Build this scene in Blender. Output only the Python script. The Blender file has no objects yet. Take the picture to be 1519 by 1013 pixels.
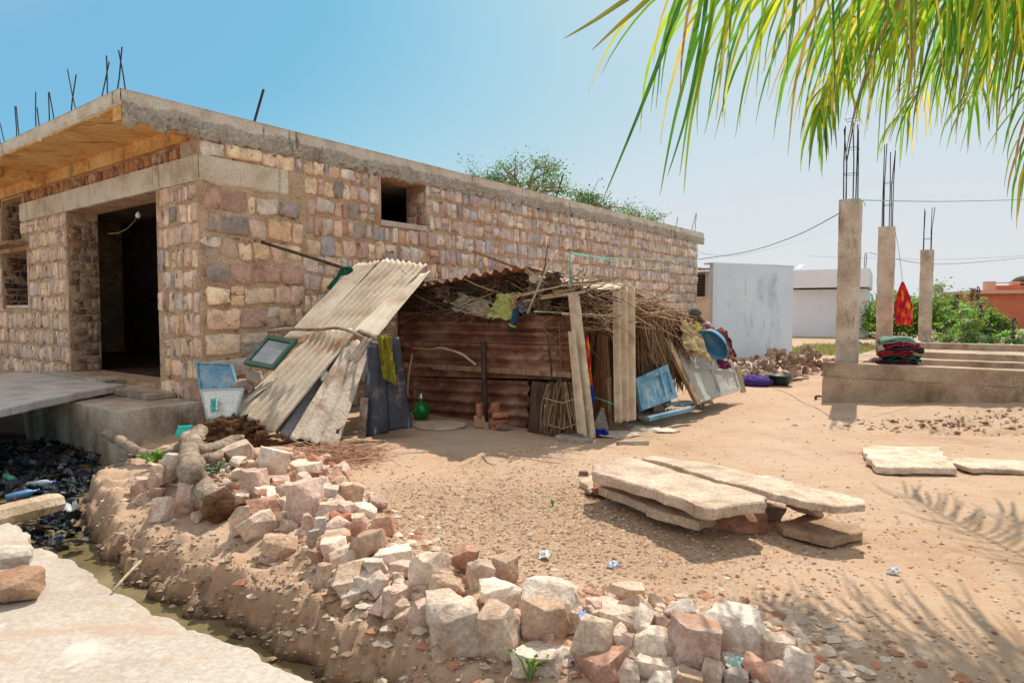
import bpy, bmesh, math, random
import numpy as np
from mathutils import Vector, Matrix, noise
sin, cos, pi, R = math.sin, math.cos, math.pi, math.radians
rnd = random.Random(11)
SC = bpy.context.scene
COL = bpy.data.collections.new('scene'); SC.collection.children.link(COL)
# ------------------------------------------------------------------ camera
F = 975.0; H = 1.6; PITCH = math.atan(46.5 / F)
cp, sp = cos(PITCH), sin(PITCH)
def ray(u, v):
    a = (u - 759.5) / F; b = -(v - 506.5) / F
    return Vector((a, cp + b * sp, -sp + b * cp))
def P(u, v, Y):                       # surveyed point: seen at (u,v), Y metres ahead
    d = ray(u, v); return Vector((0, 0, H)) + d * (Y / d.y)
def G(u, v, z=0.0):
    d = ray(u, v); return Vector((0, 0, H)) + d * ((z - H) / d.z)
cam = bpy.data.cameras.new('camera'); co = bpy.data.objects.new('camera', cam); COL.objects.link(co)
cam.sensor_width = 36; cam.lens = 36 * F / 1519; cam.clip_end = 3000; cam.clip_start = .05
co.location = (0, 0, H); co.rotation_euler = (pi / 2 - PITCH, 0, 0); SC.camera = co
# ------------------------------------------------------------------ light
AZ, EL = R(28), R(55)
w = bpy.data.worlds.new('World'); SC.world = w; w.use_nodes = True
nt = w.node_tree; bg = nt.nodes['Background']
sk = nt.nodes.new('ShaderNodeTexSky'); sk.sky_type = 'NISHITA'; sk.sun_disc = False
sk.sun_elevation = EL; sk.sun_rotation = AZ; sk.air_density = 1.0; sk.dust_density = 2.0; sk.ozone_density = 3.0; sk.altitude = 250
# dusty tropical haze: the Nishita sky's own brightness is graded into cyan-to-white; the dimmest, unseen sky is whitened as added fill light
sx = nt.nodes.new('ShaderNodeSeparateColor'); mr_ = nt.nodes.new('ShaderNodeMapRange'); mr_.inputs[1].default_value = 0; mr_.inputs[2].default_value = 10
cr_ = nt.nodes.new('ShaderNodeValToRGB'); el_ = cr_.color_ramp.elements; HZ = [(.06, (232, 230, 230)), (.15, (222, 224, 228)), (.187, (150, 190, 218)), (.21, (124, 185, 222)), (.265, (126, 190, 223)), (.335, (162, 209, 229)), (.45, (206, 223, 232)), (.52, (217, 224, 230)), (.75, (226, 228, 229))]
while len(el_) < len(HZ): el_.new(.5)
for k_, (p_, c_) in enumerate(HZ): el_[k_].position = p_; el_[k_].color = (*[((q / 255 + .055) / 1.055) ** 2.4 for q in c_], 1)
vs_ = nt.nodes.new('ShaderNodeVectorMath'); vs_.operation = 'SCALE'; vs_.inputs['Scale'].default_value = 3.05
nt.links.new(sk.outputs[0], sx.inputs[0]); nt.links.new(sx.outputs[0], mr_.inputs[0]); nt.links.new(mr_.outputs[0], cr_.inputs[0]); nt.links.new(cr_.outputs[0], vs_.inputs[0]); nt.links.new(vs_.outputs[0], bg.inputs[0]); bg.inputs[1].default_value = .15
sl = bpy.data.lights.new('sun', 'SUN'); sl.energy = 2.15; sl.angle = R(.5); sl.color = (1, .93, .82)
so = bpy.data.objects.new('sun', sl); COL.objects.link(so)
sd = Vector((-sin(AZ) * cos(EL), -cos(AZ) * cos(EL), -sin(EL)))
so.rotation_euler = sd.to_track_quat('-Z', 'Y').to_euler(); so.location = (20, 30, 40)
SC.view_settings.view_transform = 'Standard'; SC.view_settings.look = 'None'; SC.view_settings.exposure = 1.15
SC.cycles.max_bounces = 8
# ------------------------------------------------------------------ materials
def N(nt, t, **kw):
    n = nt.nodes.new(t)
    for k, v in kw.items():
        if k in n.inputs: n.inputs[k].default_value = v
        else: setattr(n, k, v)
    return n
MATS = {}
def mat(name, cols, scale=3, rough=.85, bump=.4, bscale=35, attr=None, metal=0., spots=(), stretch=(1, 1, 1), trans=0., spec=.3, contrast=(.3, .7), fine=.35, dist=.02):
    m = bpy.data.materials.new(name); m.use_nodes = True; MATS[name] = m
    nt = m.node_tree; L = nt.links.new; b = nt.nodes['Principled BSDF']
    tc = N(nt, 'ShaderNodeTexCoord'); oi = N(nt, 'ShaderNodeObjectInfo')
    mp = N(nt, 'ShaderNodeMapping'); mp.inputs['Scale'].default_value = stretch
    L(tc.outputs['Object'], mp.inputs['Vector'])
    ad = N(nt, 'ShaderNodeVectorMath', operation='MULTIPLY_ADD'); ad.inputs[1].default_value = (1, 1, 1)
    sc = N(nt, 'ShaderNodeVectorMath', operation='SCALE'); sc.inputs[0].default_value = (37, 19, 23); L(oi.outputs['Random'], sc.inputs['Scale'])
    L(mp.outputs[0], ad.inputs[0]); L(sc.outputs[0], ad.inputs[2]); V = ad.outputs[0]
    no = N(nt, 'ShaderNodeTexNoise', Scale=scale, Detail=8., Roughness=.62); L(V, no.inputs['Vector'])
    rp = N(nt, 'ShaderNodeValToRGB'); L(no.outputs['Fac'], rp.inputs[0]); e = rp.color_ramp.elements
    n = len(cols)
    while len(e) < n: e.new(.5)
    for i, c in enumerate(cols):
        e[i].position = contrast[0] + (contrast[1] - contrast[0]) * i / max(1, n - 1); e[i].color = (*c, 1)
    out = rp.outputs[0]
    if attr:
        mx = N(nt, 'ShaderNodeMix', data_type='RGBA', blend_type='MULTIPLY'); mx.inputs[0].default_value = 1
        L(out, mx.inputs[6])
        if attr == 'obj': L(oi.outputs['Color'], mx.inputs[7])
        else:
            at = N(nt, 'ShaderNodeAttribute', attribute_name=attr); L(at.outputs['Color'], mx.inputs[7])
        out = mx.outputs[2]
    # fine grain in colour
    if fine:
        n2 = N(nt, 'ShaderNodeTexNoise', Scale=bscale * 1.7, Detail=5., Roughness=.7); L(V, n2.inputs['Vector'])
        mr = N(nt, 'ShaderNodeMapRange'); mr.inputs[1].default_value = .3; mr.inputs[2].default_value = .7
        mr.inputs[3].default_value = 1 - fine; mr.inputs[4].default_value = 1 + fine * .7; L(n2.outputs['Fac'], mr.inputs[0])
        vm = N(nt, 'ShaderNodeVectorMath', operation='SCALE'); L(out, vm.inputs[0]); L(mr.outputs[0], vm.inputs['Scale']); out = vm.outputs[0]
    for (c, s, lo, hi, st) in spots:
        m2 = N(nt, 'ShaderNodeMapping'); m2.inputs['Scale'].default_value = st; L(V, m2.inputs['Vector'])
        n3 = N(nt, 'ShaderNodeTexNoise', Scale=s, Detail=7., Roughness=.65); L(m2.outputs[0], n3.inputs['Vector'])
        mr = N(nt, 'ShaderNodeMapRange'); mr.inputs[1].default_value = lo; mr.inputs[2].default_value = hi; L(n3.outputs['Fac'], mr.inputs[0])
        mx = N(nt, 'ShaderNodeMix', data_type='RGBA'); L(mr.outputs[0], mx.inputs[0]); L(out, mx.inputs[6]); mx.inputs[7].default_value = (*c, 1); out = mx.outputs[2]
    L(out, b.inputs['Base Color'])
    b.inputs['Roughness'].default_value = rough; b.inputs['Metallic'].default_value = metal; b.inputs['Specular IOR Level'].default_value = spec
    if bump:
        n4 = N(nt, 'ShaderNodeTexNoise', Scale=bscale, Detail=8., Roughness=.65); L(V, n4.inputs['Vector'])
        bp = N(nt, 'ShaderNodeBump', Strength=bump, Distance=dist); L(n4.outputs['Fac'], bp.inputs['Height']); L(bp.outputs[0], b.inputs['Normal'])
    if trans:
        tr = N(nt, 'ShaderNodeBsdfTranslucent'); L(out, tr.inputs['Color'])
        ms = N(nt, 'ShaderNodeMixShader'); ms.inputs[0].default_value = trans
        L(b.outputs[0], ms.inputs[1]); L(tr.outputs[0], ms.inputs[2]); L(ms.outputs[0], nt.nodes['Material Output'].inputs[0])
    return m
one = (1, 1, 1)
mat('mortar', [(.48, .26, .14), (.68, .44, .27), (.8, .6, .42)], 2.6, .95, 1., 22, spots=[((.3, .19, .12), 1.1, .56, .75, one), ((.5, .46, .42), .9, .6, .8, one), ((.14, .08, .05), 8, .58, .68, one)], dist=.05)
mat('stone', [(.95, .88, .84), (1.5, 1.42, 1.34), (1.9, 1.8, 1.68)], 6, .85, .9, 30, attr='Col', spots=[((.66, .44, .28), 4.5, .53, .66, (1, 1, .8)), ((.8, .74, .65), 7, .6, .74, (2.2, 2.2, .3)), ((.1, .07, .06), 8, .64, .76, (2, 2, .3)), ((.3, .17, .1), 11, .6, .7, one)], dist=.03)
mat('concrete', [(.38, .29, .21), (.62, .5, .39), (.78, .67, .55)], 2.4, .92, .6, 30, spots=[((.09, .075, .055), 2.5, .58, .75, (1.6, 1.6, .35)), ((.1, .08, .06), 22, .64, .7, one)])
mat('lintel', [(.5, .37, .24), (.72, .58, .43), (.82, .72, .57)], 2.0, .92, .5, 26, spots=[((.2, .11, .05), 3, .55, .8, (2.5, 2.5, .3))])
mat('soffit', [(.5, .22, .06), (.74, .4, .14), (.82, .52, .24)], 1.7, .9, .5, 12, spots=[((.16, .07, .025), 1.6, .56, .72, (.6, 3, 1)), ((.06, .03, .015), 4, .68, .74, (.5, 2.5, 1))])
mat('roof_edge', [(.56, .46, .36), (.8, .7, .58), (.88, .82, .73)], 3.1, .93, 1., 34, attr='Col', spots=[((.04, .032, .026), 2.2, .6, .68, (2.2, 2.2, .5))], dist=.03)
mat('apron', [(.28, .21, .145), (.52, .42, .31), (.7, .6, .47)], 1.6, .9, .7, 22, spots=[((.06, .05, .035), 1.4, .5, .72, (1, 1, .6))])
mat('grey_slab', [(.46, .4, .35), (.62, .56, .5), (.74, .68, .62)], 2.5, .9, .5, 28, spots=[((.2, .14, .09), 1.5, .58, .8, one)])
mat('rebar', [(.02, .017, .018), (.05, .035, .03)], 8, .7, .3, 60)
mat('rock', [(.66, .56, .5), (1.05, 1, .96), (1.35, 1.28, 1.22)], 4.5, .9, .85, 26, attr='obj', spots=[((.42, .2, .11), 2.4, .56, .7, one)], dist=.02)
mat('rubble', [(.6, .6, .6), (1.05, 1.03, 1)], 6, .9, .5, 20, attr='obj', fine=.2)
mat('slab_stone', [(.36, .26, .19), (.58, .46, .36), (.76, .65, .53)], 3.6, .9, .8, 26, attr='obj', spots=[((.3, .14, .06), 2.6, .6, .8, one), ((.85, .78, .66), 5, .62, .76, one)])
mat('pebble', [(.8, .8, .8), (1.1, 1.1, 1.1)], 20, .9, 0, 20, attr='Col', fine=0)
mat('litter', [(.8, .8, .8), (1.1, 1.1, 1.1)], 20, .6, 0, 20, attr='Col', fine=0)
mat('rust_sheet', [(.1, .035, .02), (.27, .105, .06), (.5, .31, .21)], 2.3, .75, .5, 40, spots=[((.32, .17, .09), 1.6, .58, .74, (.6, 1, 2.4)), ((.025, .014, .01), 3, .6, .72, one)], metal=.1, spec=.4)
mat('tan_sheet', [(.44, .31, .21), (.66, .53, .4), (.78, .67, .54)], 1.6, .75, .35, 40, spots=[((.42, .2, .1), 1.7, .56, .72, (1, .6, 1)), ((.2, .13, .09), 7, .66, .72, (1, 1, .6)), ((.5, .48, .46), 1.8, .62, .8, one)], spec=.3)
mat('grey_sheet', [(.25, .26, .28), (.4, .41, .42), (.55, .52, .47)], 1.6, .5, .3, 40, spots=[((.25, .12, .06), 2, .62, .75, one)], metal=.35, spec=.5)
mat('torn_sheet', [(.4, .29, .21), (.58, .46, .35), (.7, .6, .5)], 2.5, .7, .7, 22, spots=[((.26, .14, .09), 2, .54, .66, (1, 1, .5)), ((.08, .05, .04), 9, .64, .69, (1, 1, .7)), ((.5, .5, .52), 3, .62, .76, one)])
mat('dark_panel', [(.015, .016, .022), (.05, .05, .065), (.13, .14, .18)], 2.2, .45, .4, 30, spots=[((.25, .27, .33), 1.3, .58, .68, (6, 6, .25)), ((.2, .13, .09), 3.5, .56, .66, one), ((.01, .01, .012), 3, .58, .66, (1.5, 1.5, .5))], spec=.4)
mat('asbestos', [(.46, .34, .23), (.68, .53, .38), (.78, .65, .5)], 6, .92, .7, 60, spots=[((.14, .1, .07), 3, .58, .8, (1, 1, .4))])
mat('dark_wood', [(.03, .018, .012), (.09, .055, .035), (.16, .1, .065)], 4, .85, .7, 25, stretch=(4, 4, .6))
mat('wood', [(.2, .11, .055), (.36, .22, .12), (.5, .36, .22)], 4, .85, .7, 25, stretch=(4, 4, .8), spots=[((.07, .035, .02), 3, .6, .76, (2, 2, .5))])
mat('pale_wood', [(.36, .25, .15), (.55, .42, .28), (.68, .56, .4)], 3, .85, .7, 22, spots=[((.12, .07, .04), 3, .62, .74, (.5, 2, 2))])
mat('bark', [(.2, .13, .09), (.44, .33, .24), (.62, .52, .42)], 9, .92, 1., 38, spots=[((.16, .08, .045), 2.5, .54, .7, one), ((.07, .04, .025), 14, .6, .68, (1, .5, 1))], dist=.04)
mat('dry_stem', [(.75, .72, .7), (1.15, 1.12, 1.1)], 9, .85, 0, 30, attr='Col', fine=0)
mat('painted', [(.8, .8, .8), (1.06, 1.06, 1.06)], 3, .6, .3, 30, attr='obj', spots=[((.3, .2, .13), 4, .64, .72, one), ((.45, .45, .45), 2.5, .62, .8, one)], spec=.4)
mat('bluepaint', [(.06, .17, .27), (.14, .3, .42), (.42, .48, .48)], 3.5, .55, .3, 30, spots=[((.38, .36, .3), 3, .58, .7, (1, 1, 3))], spec=.4)
mat('greypaint', [(.4, .37, .31), (.5, .47, .41), (.57, .54, .48)], 1.8, .7, .3, 30, spots=[((.22, .15, .09), 3, .62, .74, one)])
mat('cloth', [(.75, .75, .75), (1.1, 1.1, 1.1)], 8, .95, .4, 120, attr='obj', fine=.2, trans=.12)
mat('pattern_cloth', [(.3, .01, .09), (.75, .02, .06), (.9, .1, .02), (.95, .5, .02)], 13, .9, .2, 120, stretch=(1, 1, .35), contrast=(.38, .62), fine=.1, trans=.35)
mat('fibre', [(.05, .02, .012), (.17, .075, .035), (.32, .17, .08)], 9, .95, 1., 30, dist=.05)
mat('plaster_blue', [(.62, .72, .82), (.69, .78, .86), (.74, .82, .88)], .8, .85, .3, 9, spots=[((.4, .5, .6), 1.1, .54, .7, (1, 1, .45)), ((.3, .33, .36), 5, .62, .74, (1.5, 1.5, .22)), ((.5, .42, .34), 1.6, .64, .8, one)], fine=.1)
mat('plaster_cream', [(.72, .6, .48), (.8, .68, .56)], 1, .9, .2, 12, fine=.08)
mat('plaster_white', [(.8, .78, .82), (.88, .86, .9)], .6, .85, .15, 12, fine=.06, spots=[((.5, .5, .53), .8, .6, .8, (1, 1, .3)), ((.45, .42, .4), 3, .64, .76, (1.5, 1.5, .25))])
mat('plaster_orange', [(.62, .15, .08), (.74, .21, .11)], 1, .85, .15, 12, fine=.05)
mat('orange_trim', [(.72, .36, .24), (.8, .44, .31)], 1, .85, .15, 12, fine=.05)
mat('shaded_interior', [(.03, .018, .013), (.07, .04, .03), (.13, .075, .055)], 4, .9, .7, 12)  # darkness of the unlit room put into the inner wall and floor colour
mat('dark', [(.01, .008, .008), (.02, .017, .015)], 2, .9, 0, 10, fine=0)
mat('green_leaf', [(.7, .7, .7), (1.2, 1.2, 1.2)], 2.5, .55, 0, 20, attr='Col', fine=0, trans=.35, spec=.35)
mat('palm_leaf', [(.6, .75, .6), (1.1, 1.05, 1), (1.3, 1.2, 1)], 1.8, .38, .0, 30, attr='Col', fine=0, trans=.5, spec=.5)
mat('green_glaze', [(.0, .16, .02), (.0, .24, .04)], 3, .15, 0, 20, fine=0, spec=.6)
mat('metal', [(.6, .6, .6), (.75, .75, .75)], 3, .25, 0, 20, metal=1, fine=0)
mat('skin', [(.12, .06, .04), (.15, .08, .05)], 6, .6, .1, 60, fine=0)
mat('tub', [(.05, .2, .36), (.09, .3, .5)], 4, .3, .1, 30, spec=.5, spots=[((.5, .6, .68), 4, .62, .8, one)])
mat('glow_bulb', [(.8, .8, .75), (.85, .85, .8)], 3, .2, 0, 20, fine=0)
mat('plastic', [(.9, .9, .9), (1.05, 1.05, 1.05)], 5, .35, .2, 40, attr='obj', fine=0, spec=.5)
# ------------------------------------------------------------------ mesh helpers
ORG = {}
class MB:
    def __init__(s): s.v = []; s.f = []; s.c = []
    def add(s, vs, fs, col=None):
        o = len(s.v); s.v += [tuple(p) for p in vs]; s.f += [tuple(i + o for i in f) for f in fs]
        s.c += [col or (1, 1, 1)] * len(vs); return o
    def box8(s, p, col=None):         # 8 corners: bottom ring then top ring
        s.add(p, [(3, 2, 1, 0), (4, 5, 6, 7), (0, 1, 5, 4), (1, 2, 6, 5), (2, 3, 7, 6), (3, 0, 4, 7)], col)
    def box(s, x0, x1, y0, y1, z0, z1, col=None):
        s.box8([(x0, y0, z0), (x1, y0, z0), (x1, y1, z0), (x0, y1, z0), (x0, y0, z1), (x1, y0, z1), (x1, y1, z1), (x0, y1, z1)], col)
    def prism(s, poly, z0, z1, col=None):
        n = len(poly); vs = [(p[0], p[1], z0) for p in poly] + [(p[0], p[1], z1) for p in poly]
        s.add(vs, [tuple(range(n - 1, -1, -1)), tuple(range(n, 2 * n))] + [(i, (i + 1) % n, n + (i + 1) % n, n + i) for i in range(n)], col)
    def tube(s, pts, rad, n=6, jit=0., col=None, squash=1.):
        pts = [Vector(p) for p in pts]
        if not isinstance(rad, (list, tuple)): rad = [rad] * len(pts)
        vs, fs = [], []; pn = None; jf = min(9, .5 / max(rad))
        for i, p in enumerate(pts):
            d = (pts[min(i + 1, len(pts) - 1)] - pts[max(i - 1, 0)]).normalized()
            if pn is None: pn = d.cross(Vector((0, 0, 1))) if abs(d.z) < .9 else d.cross(Vector((1, 0, 0)))
            a = (pn - d * pn.dot(d)).normalized(); pn = a; b = d.cross(a)
            for k in range(n):
                th = 2 * pi * k / n; rk_ = rad[i] * (1 + (.09 * noise.noise(Vector((cos(th) * 2, sin(th) * 2, i * .13))) + .11 * noise.noise(Vector((cos(th) * 7, sin(th) * 7, i * .3))) if n >= 12 and jit else 0)); q = p + (a * cos(th) + b * sin(th) * squash) * rk_
                if jit: q += noise.noise_vector(q * jf) * jit + noise.noise_vector(q * jf * 4) * jit * .25
                vs.append(q)
        m = len(pts)
        for i in range(m - 1):
            for k in range(n): fs.append((i * n + k, i * n + (k + 1) % n, (i + 1) * n + (k + 1) % n, (i + 1) * n + k))
        fs.append(tuple(range(n - 1, -1, -1))); fs.append(tuple((m - 1) * n + k for k in range(n)))
        s.add(vs, fs, col)
    def sheet(s, grid, th, col=None):  # grid[j][i] of points -> closed thin solid
        nj, ni = len(grid), len(grid[0]); top = []; bot = []
        for j in range(nj):
            for i in range(ni):
                a = Vector(grid[j][min(i + 1, ni - 1)]) - Vector(grid[j][max(i - 1, 0)]); b = Vector(grid[min(j + 1, nj - 1)][i]) - Vector(grid[max(j - 1, 0)][i])
                n = a.cross(b); n = n.normalized() if n.length > 1e-9 else Vector((0, 0, 1))
                p = Vector(grid[j][i]); top.append(p + n * th / 2); bot.append(p - n * th / 2)
        M = nj * ni; fs = []; skip = getattr(s, 'skip', None)
        for j in range(nj - 1):
            for i in range(ni - 1):
                if skip and skip(i / (ni - 1), j / (nj - 1)): continue
                a, b, c, d = j * ni + i, j * ni + i + 1, (j + 1) * ni + i + 1, (j + 1) * ni + i
                fs += [(a, b, c, d), (M + d, M + c, M + b, M + a)]
        edge = [(i, i + 1) for i in range(ni - 1)] + [(i * ni + ni - 1, (i + 1) * ni + ni - 1) for i in range(nj - 1)]
        edge += [((nj - 1) * ni + i + 1, (nj - 1) * ni + i) for i in range(ni - 1)] + [((i + 1) * ni, i * ni) for i in range(nj - 1)]
        fs += [(b, a, M + a, M + b) for a, b in edge]
        s.add(top + bot, fs, col)
    def build(s, name, m, parent=None, smooth=False, color=None):
        return mk(name, s.v, s.f, m, parent, smooth, s.c, color)
def mk(name, vs, fs, m, parent=None, smooth=False, cols=None, color=None):
    a = np.array(vs, dtype=float)
    if parent is not None: o0 = ORG[parent.name]
    else: o0 = Vector(((a[:, 0].min() + a[:, 0].max()) / 2, (a[:, 1].min() + a[:, 1].max()) / 2, a[:, 2].min()))
    me = bpy.data.meshes.new(name); me.from_pydata([tuple(p) for p in (a - np.array(o0))], [], fs)
    if cols and any(c != (1, 1, 1) for c in cols):
        at = me.color_attributes.new('Col', 'FLOAT_COLOR', 'POINT')
        at.data.foreach_set('color', np.concatenate([np.array(cols, dtype=np.float32).reshape(-1, 3), np.ones((len(cols), 1), dtype=np.float32)], 1).ravel())
    elif MATS.get(m) and m in ('stone', 'roof_edge', 'pebble', 'litter', 'dry_stem', 'green_leaf', 'palm_leaf'):
        at = me.color_attributes.new('Col', 'FLOAT_COLOR', 'POINT'); at.data.foreach_set('color', np.ones(len(vs) * 4, dtype=np.float32))
    me.materials.append(MATS[m]); me.update()
    if smooth: me.polygons.foreach_set('use_smooth', [True] * len(me.polygons))
    ob = bpy.data.objects.new(name, me); COL.objects.link(ob)
    if parent is not None: ob.parent = parent
    else: ob.location = o0
    if color: ob.color = (*color, 1)
    ORG[ob.name] = Vector(o0); return ob
def T_(ob, label=None, cat=None, group=None, kind=None):
    if label: ob['label'] = label
    if cat: ob['category'] = cat
    if group: ob['group'] = group
    if kind: ob['kind'] = kind
    return ob
def root(name, loc, label, cat, group=None):
    o = bpy.data.objects.new(name, None); COL.objects.link(o); o.location = loc; o.empty_display_size = .1
    ORG[o.name] = Vector(loc); return T_(o, label, cat, group)
def lerp(a, b, t): return a + (b - a) * t
def fbm(p, o=4):
    s = 0; a = 1
    for i in range(o): s += noise.noise(p) * a; p = p * 2.03; a *= .5
    return s
def bil(c, u, v): return lerp(lerp(c[0], c[1], u), lerp(c[2], c[3], u), v)   # TL TR BL BR
def corr(mb, c, waves, amp, th=.003, sag=0., nv=24, rag=.02, seed=0, prof='sin', curl=0.):
    c = [Vector(p) for p in c]; nrm = (c[1] - c[0]).cross(c[2] - c[0]).normalized(); nu = int(waves * 6); g = []
    Lv = (c[2] - c[0]).length
    for j in range(nv + 1):
        row = []
        for i in range(nu + 1):
            u, v = i / nu, j / nv
            vv = v + (rag / Lv) * fbm(Vector((u * 9 + seed, seed, v * 2)), 2) * (1 if j in (0, nv) else 0)
            p = bil(c, u, vv); s_ = sin(u * waves * 2 * pi)
            if prof == 'trap': s_ = max(-1, min(1, s_ * 1.8)) if s_ > .3 else -.4
            p = p + nrm * (amp * s_ - sag * 4 * v * (1 - v) + curl * (v ** 3) + .012 * fbm(Vector((u * 2.5, v * 3.5, seed * 3.1)), 3))
            row.append(p)
        g.append(row)
    mb.sheet(g, th)
def drape(mb, c, folds, amp, th=.004, sag=0., nu=28, nv=22, seed=0., rag=.03, wrk=.02):
    c = [Vector(p) for p in c]; nrm = (c[1] - c[0]).cross(c[2] - c[0]).normalized(); g = []
    for j in range(nv + 1):
        row = []
        for i in range(nu + 1):
            u, v = i / nu, j / nv; q = Vector((u * 3 + seed, v * 3, seed))
            uu = u + rag * fbm(q * 1.7, 2) * (1 if i in (0, nu) else .3); vv = v + rag * fbm(q * 2.3 + Vector((5, 5, 5)), 2)
            p = bil(c, uu, vv) + nrm * (amp * sin(u * folds * 2 * pi + 2 * noise.noise(Vector((v * 2, seed, u)))) * (.35 + .65 * v) + wrk * fbm(q * 2.2, 4) + sag * 4 * u * (1 - u))
            row.append(p)
        g.append(row)
    mb.sheet(g, th)
def chunk(w, d, h, seed, kind='block', detail=10):
    r = random.Random(seed); bm = bmesh.new(); pts = []
    sh = {'block': .16, 'wedge': .3, 'slab': .1, 'round': .34}[kind]
    cb = bmesh.new(); bmesh.ops.create_cube(cb, size=1.0)
    sk_ = (r.uniform(-.22, .22), r.uniform(-.22, .22), r.uniform(-.25, .25))
    for v in cb.verts: v.co.x += sk_[0] * v.co.z + sk_[2] * v.co.y * .6; v.co.y += sk_[1] * v.co.z; v.co += Vector((r.gauss(0, .05), r.gauss(0, .05), r.gauss(0, .05)))
    for i in range({'block': 6, 'wedge': 7, 'slab': 7, 'round': 13}[kind]):
        if kind == 'slab': n_ = Vector((r.gauss(0, 1), r.gauss(0, 1), r.gauss(0, .25))).normalized(); k = r.uniform(.36, .56)
        else: n_ = Vector((r.gauss(0, 1), r.gauss(0, 1), r.gauss(.15, .8))).normalized(); k = r.uniform(*{'block': (.42, .6), 'wedge': (.27, .52), 'round': (.4, .52)}[kind])
        bmesh.ops.bisect_plane(cb, geom=cb.verts[:] + cb.edges[:] + cb.faces[:], plane_co=n_ * k, plane_no=n_, clear_outer=True)
    pts = [tuple(v.co) for v in cb.verts]; cb.free()
    lo_ = [min(p[i] for p in pts) for i in range(3)]; hi_ = [max(p[i] for p in pts) for i in range(3)]
    pts = [tuple(p[i] - (lo_[i] + hi_[i]) / 2 for i in range(3)) for p in pts]
    mx = [max(abs(p[i]) for p in pts) * 2 for i in range(3)]
    for p in pts: bm.verts.new((p[0] / mx[0] * w, p[1] / mx[1] * d, p[2] / mx[2] * h))
    res = bmesh.ops.convex_hull(bm, input=bm.verts)
    bmesh.ops.delete(bm, geom=list(set(e for e in res['geom_interior'] + res['geom_unused'] if isinstance(e, bmesh.types.BMVert) and e.is_valid)), context='VERTS')
    sz = min(w, d, h)
    bmesh.ops.dissolve_limit(bm, angle_limit=.12, verts=bm.verts, edges=bm.edges)
    bmesh.ops.bevel(bm, geom=list(bm.edges), offset=sz * (.035 if kind != 'round' else .07), segments=2, affect='EDGES', profile=.6, clamp_overlap=True)
    bmesh.ops.triangulate(bm, faces=bm.faces)
    tgt = max(w, d, h) / detail
    for it in range(4):
        es = [e for e in bm.edges if e.calc_length() > tgt * 1.5]
        if not es: break
        bmesh.ops.subdivide_edges(bm, edges=es, cuts=1); bmesh.ops.triangulate(bm, faces=[f for f in bm.faces if len(f.verts) > 3])
    off = Vector((seed * 1.7, seed * .3, 5)); s0 = max(w, h)
    for v in bm.verts:
        p = v.co / s0
        dlt = fbm(p * 2.6 + off, 2) * .045 + fbm(p * 8 + off, 4) * .024 - .03 * max(0, fbm(p * 5 - off, 2) - .35)
        v.co += v.co.normalized() * dlt * s0 * .9
    vs = [tuple(v.co) for v in bm.verts]; bm.verts.index_update(); fs = [tuple(v.index for v in f.verts) for f in bm.faces]; bm.free()
    return vs, fs
def place_rock(name, cx, cy, zb, w, d, h, seed, kind, rot, color, m='rock', tilt=(0, 0), detail=10):
    vs, fs = chunk(w, d, h, seed, kind, detail)
    M = Matrix.Rotation(rot, 3, 'Z') @ Matrix.Rotation(tilt[0], 3, 'X') @ Matrix.Rotation(tilt[1], 3, 'Y')
    vs = [M @ Vector(v) for v in vs]; mz = min(v.z for v in vs)
    vs = [(v.x + cx, v.y + cy, v.z - mz + zb) for v in vs]
    return mk(name, vs, fs, m, None, True, None, color)
# ------------------------------------------------------------------ building grid axes
d1 = Vector((.605, .796, 0)).normalized(); d2 = Vector((-d1.y, d1.x, 0)); CO = Vector((-4.19, 8.9, 0))
def B(t, s, z): return CO + d1 * t + d2 * s + Vector((0, 0, z))
def t_of(u): a = (u - 759.5) / F; return (a * CO.y - CO.x) / (d1.x - a * d1.y)
def s_of(u, t=0): a = (u - 759.5) / F; c = CO + d1 * t; return (a * c.y - c.x) / (d2.x - a * d2.y)
# ------------------------------------------------------------------ terrain
def pl(pts): return [(Vector(p[:2])) for p in pts]
LIP = pl([(3, -.1), (1.6, 1.1), (1.0, 1.7), (.3, 2.3)] + [G(u, v, -.31) for u, v in ((480, 1010), (400, 966), (346, 942), (285, 911), (243, 894), (196, 869), (166, 848), (138, 810), (116, 775))] + [(-4.35, 6.4), (-4.55, 7.2), (-4.75, 8.1), (-12.8, 14.5)])
LOWPOLY = LIP + pl([(-40, 30), (-40, -8), (3, -8)])
HEAP = [G(*p) for p in ((240, 720), (330, 715), (430, 745), (510, 790), (560, 850), (690, 900), (800, 930), (950, 950), (1100, 970), (1190, 1000))]
def segd(p, a, b):
    ab = b - a; t = max(0, min(1, (p - a).dot(ab) / ab.length_squared)); return (p - a - ab * t).length
def inpoly(p, poly):
    c = False; j = len(poly) - 1
    for i in range(len(poly)):
        a, b = poly[i], poly[j]
        if (a.y > p.y) != (b.y > p.y) and p.x < (b.x - a.x) * (p.y - a.y) / (b.y - a.y) + a.x: c = not c
        j = i
    return c
def sst(a, b, x): t = max(0, min(1, (x - a) / (b - a))); return t * t * (3 - 2 * t)
HP = pl(HEAP); PIT = G(1460, 632); RISE = Vector((9.2, 9.6)); HEAP2 = G(385, 690)
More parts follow.
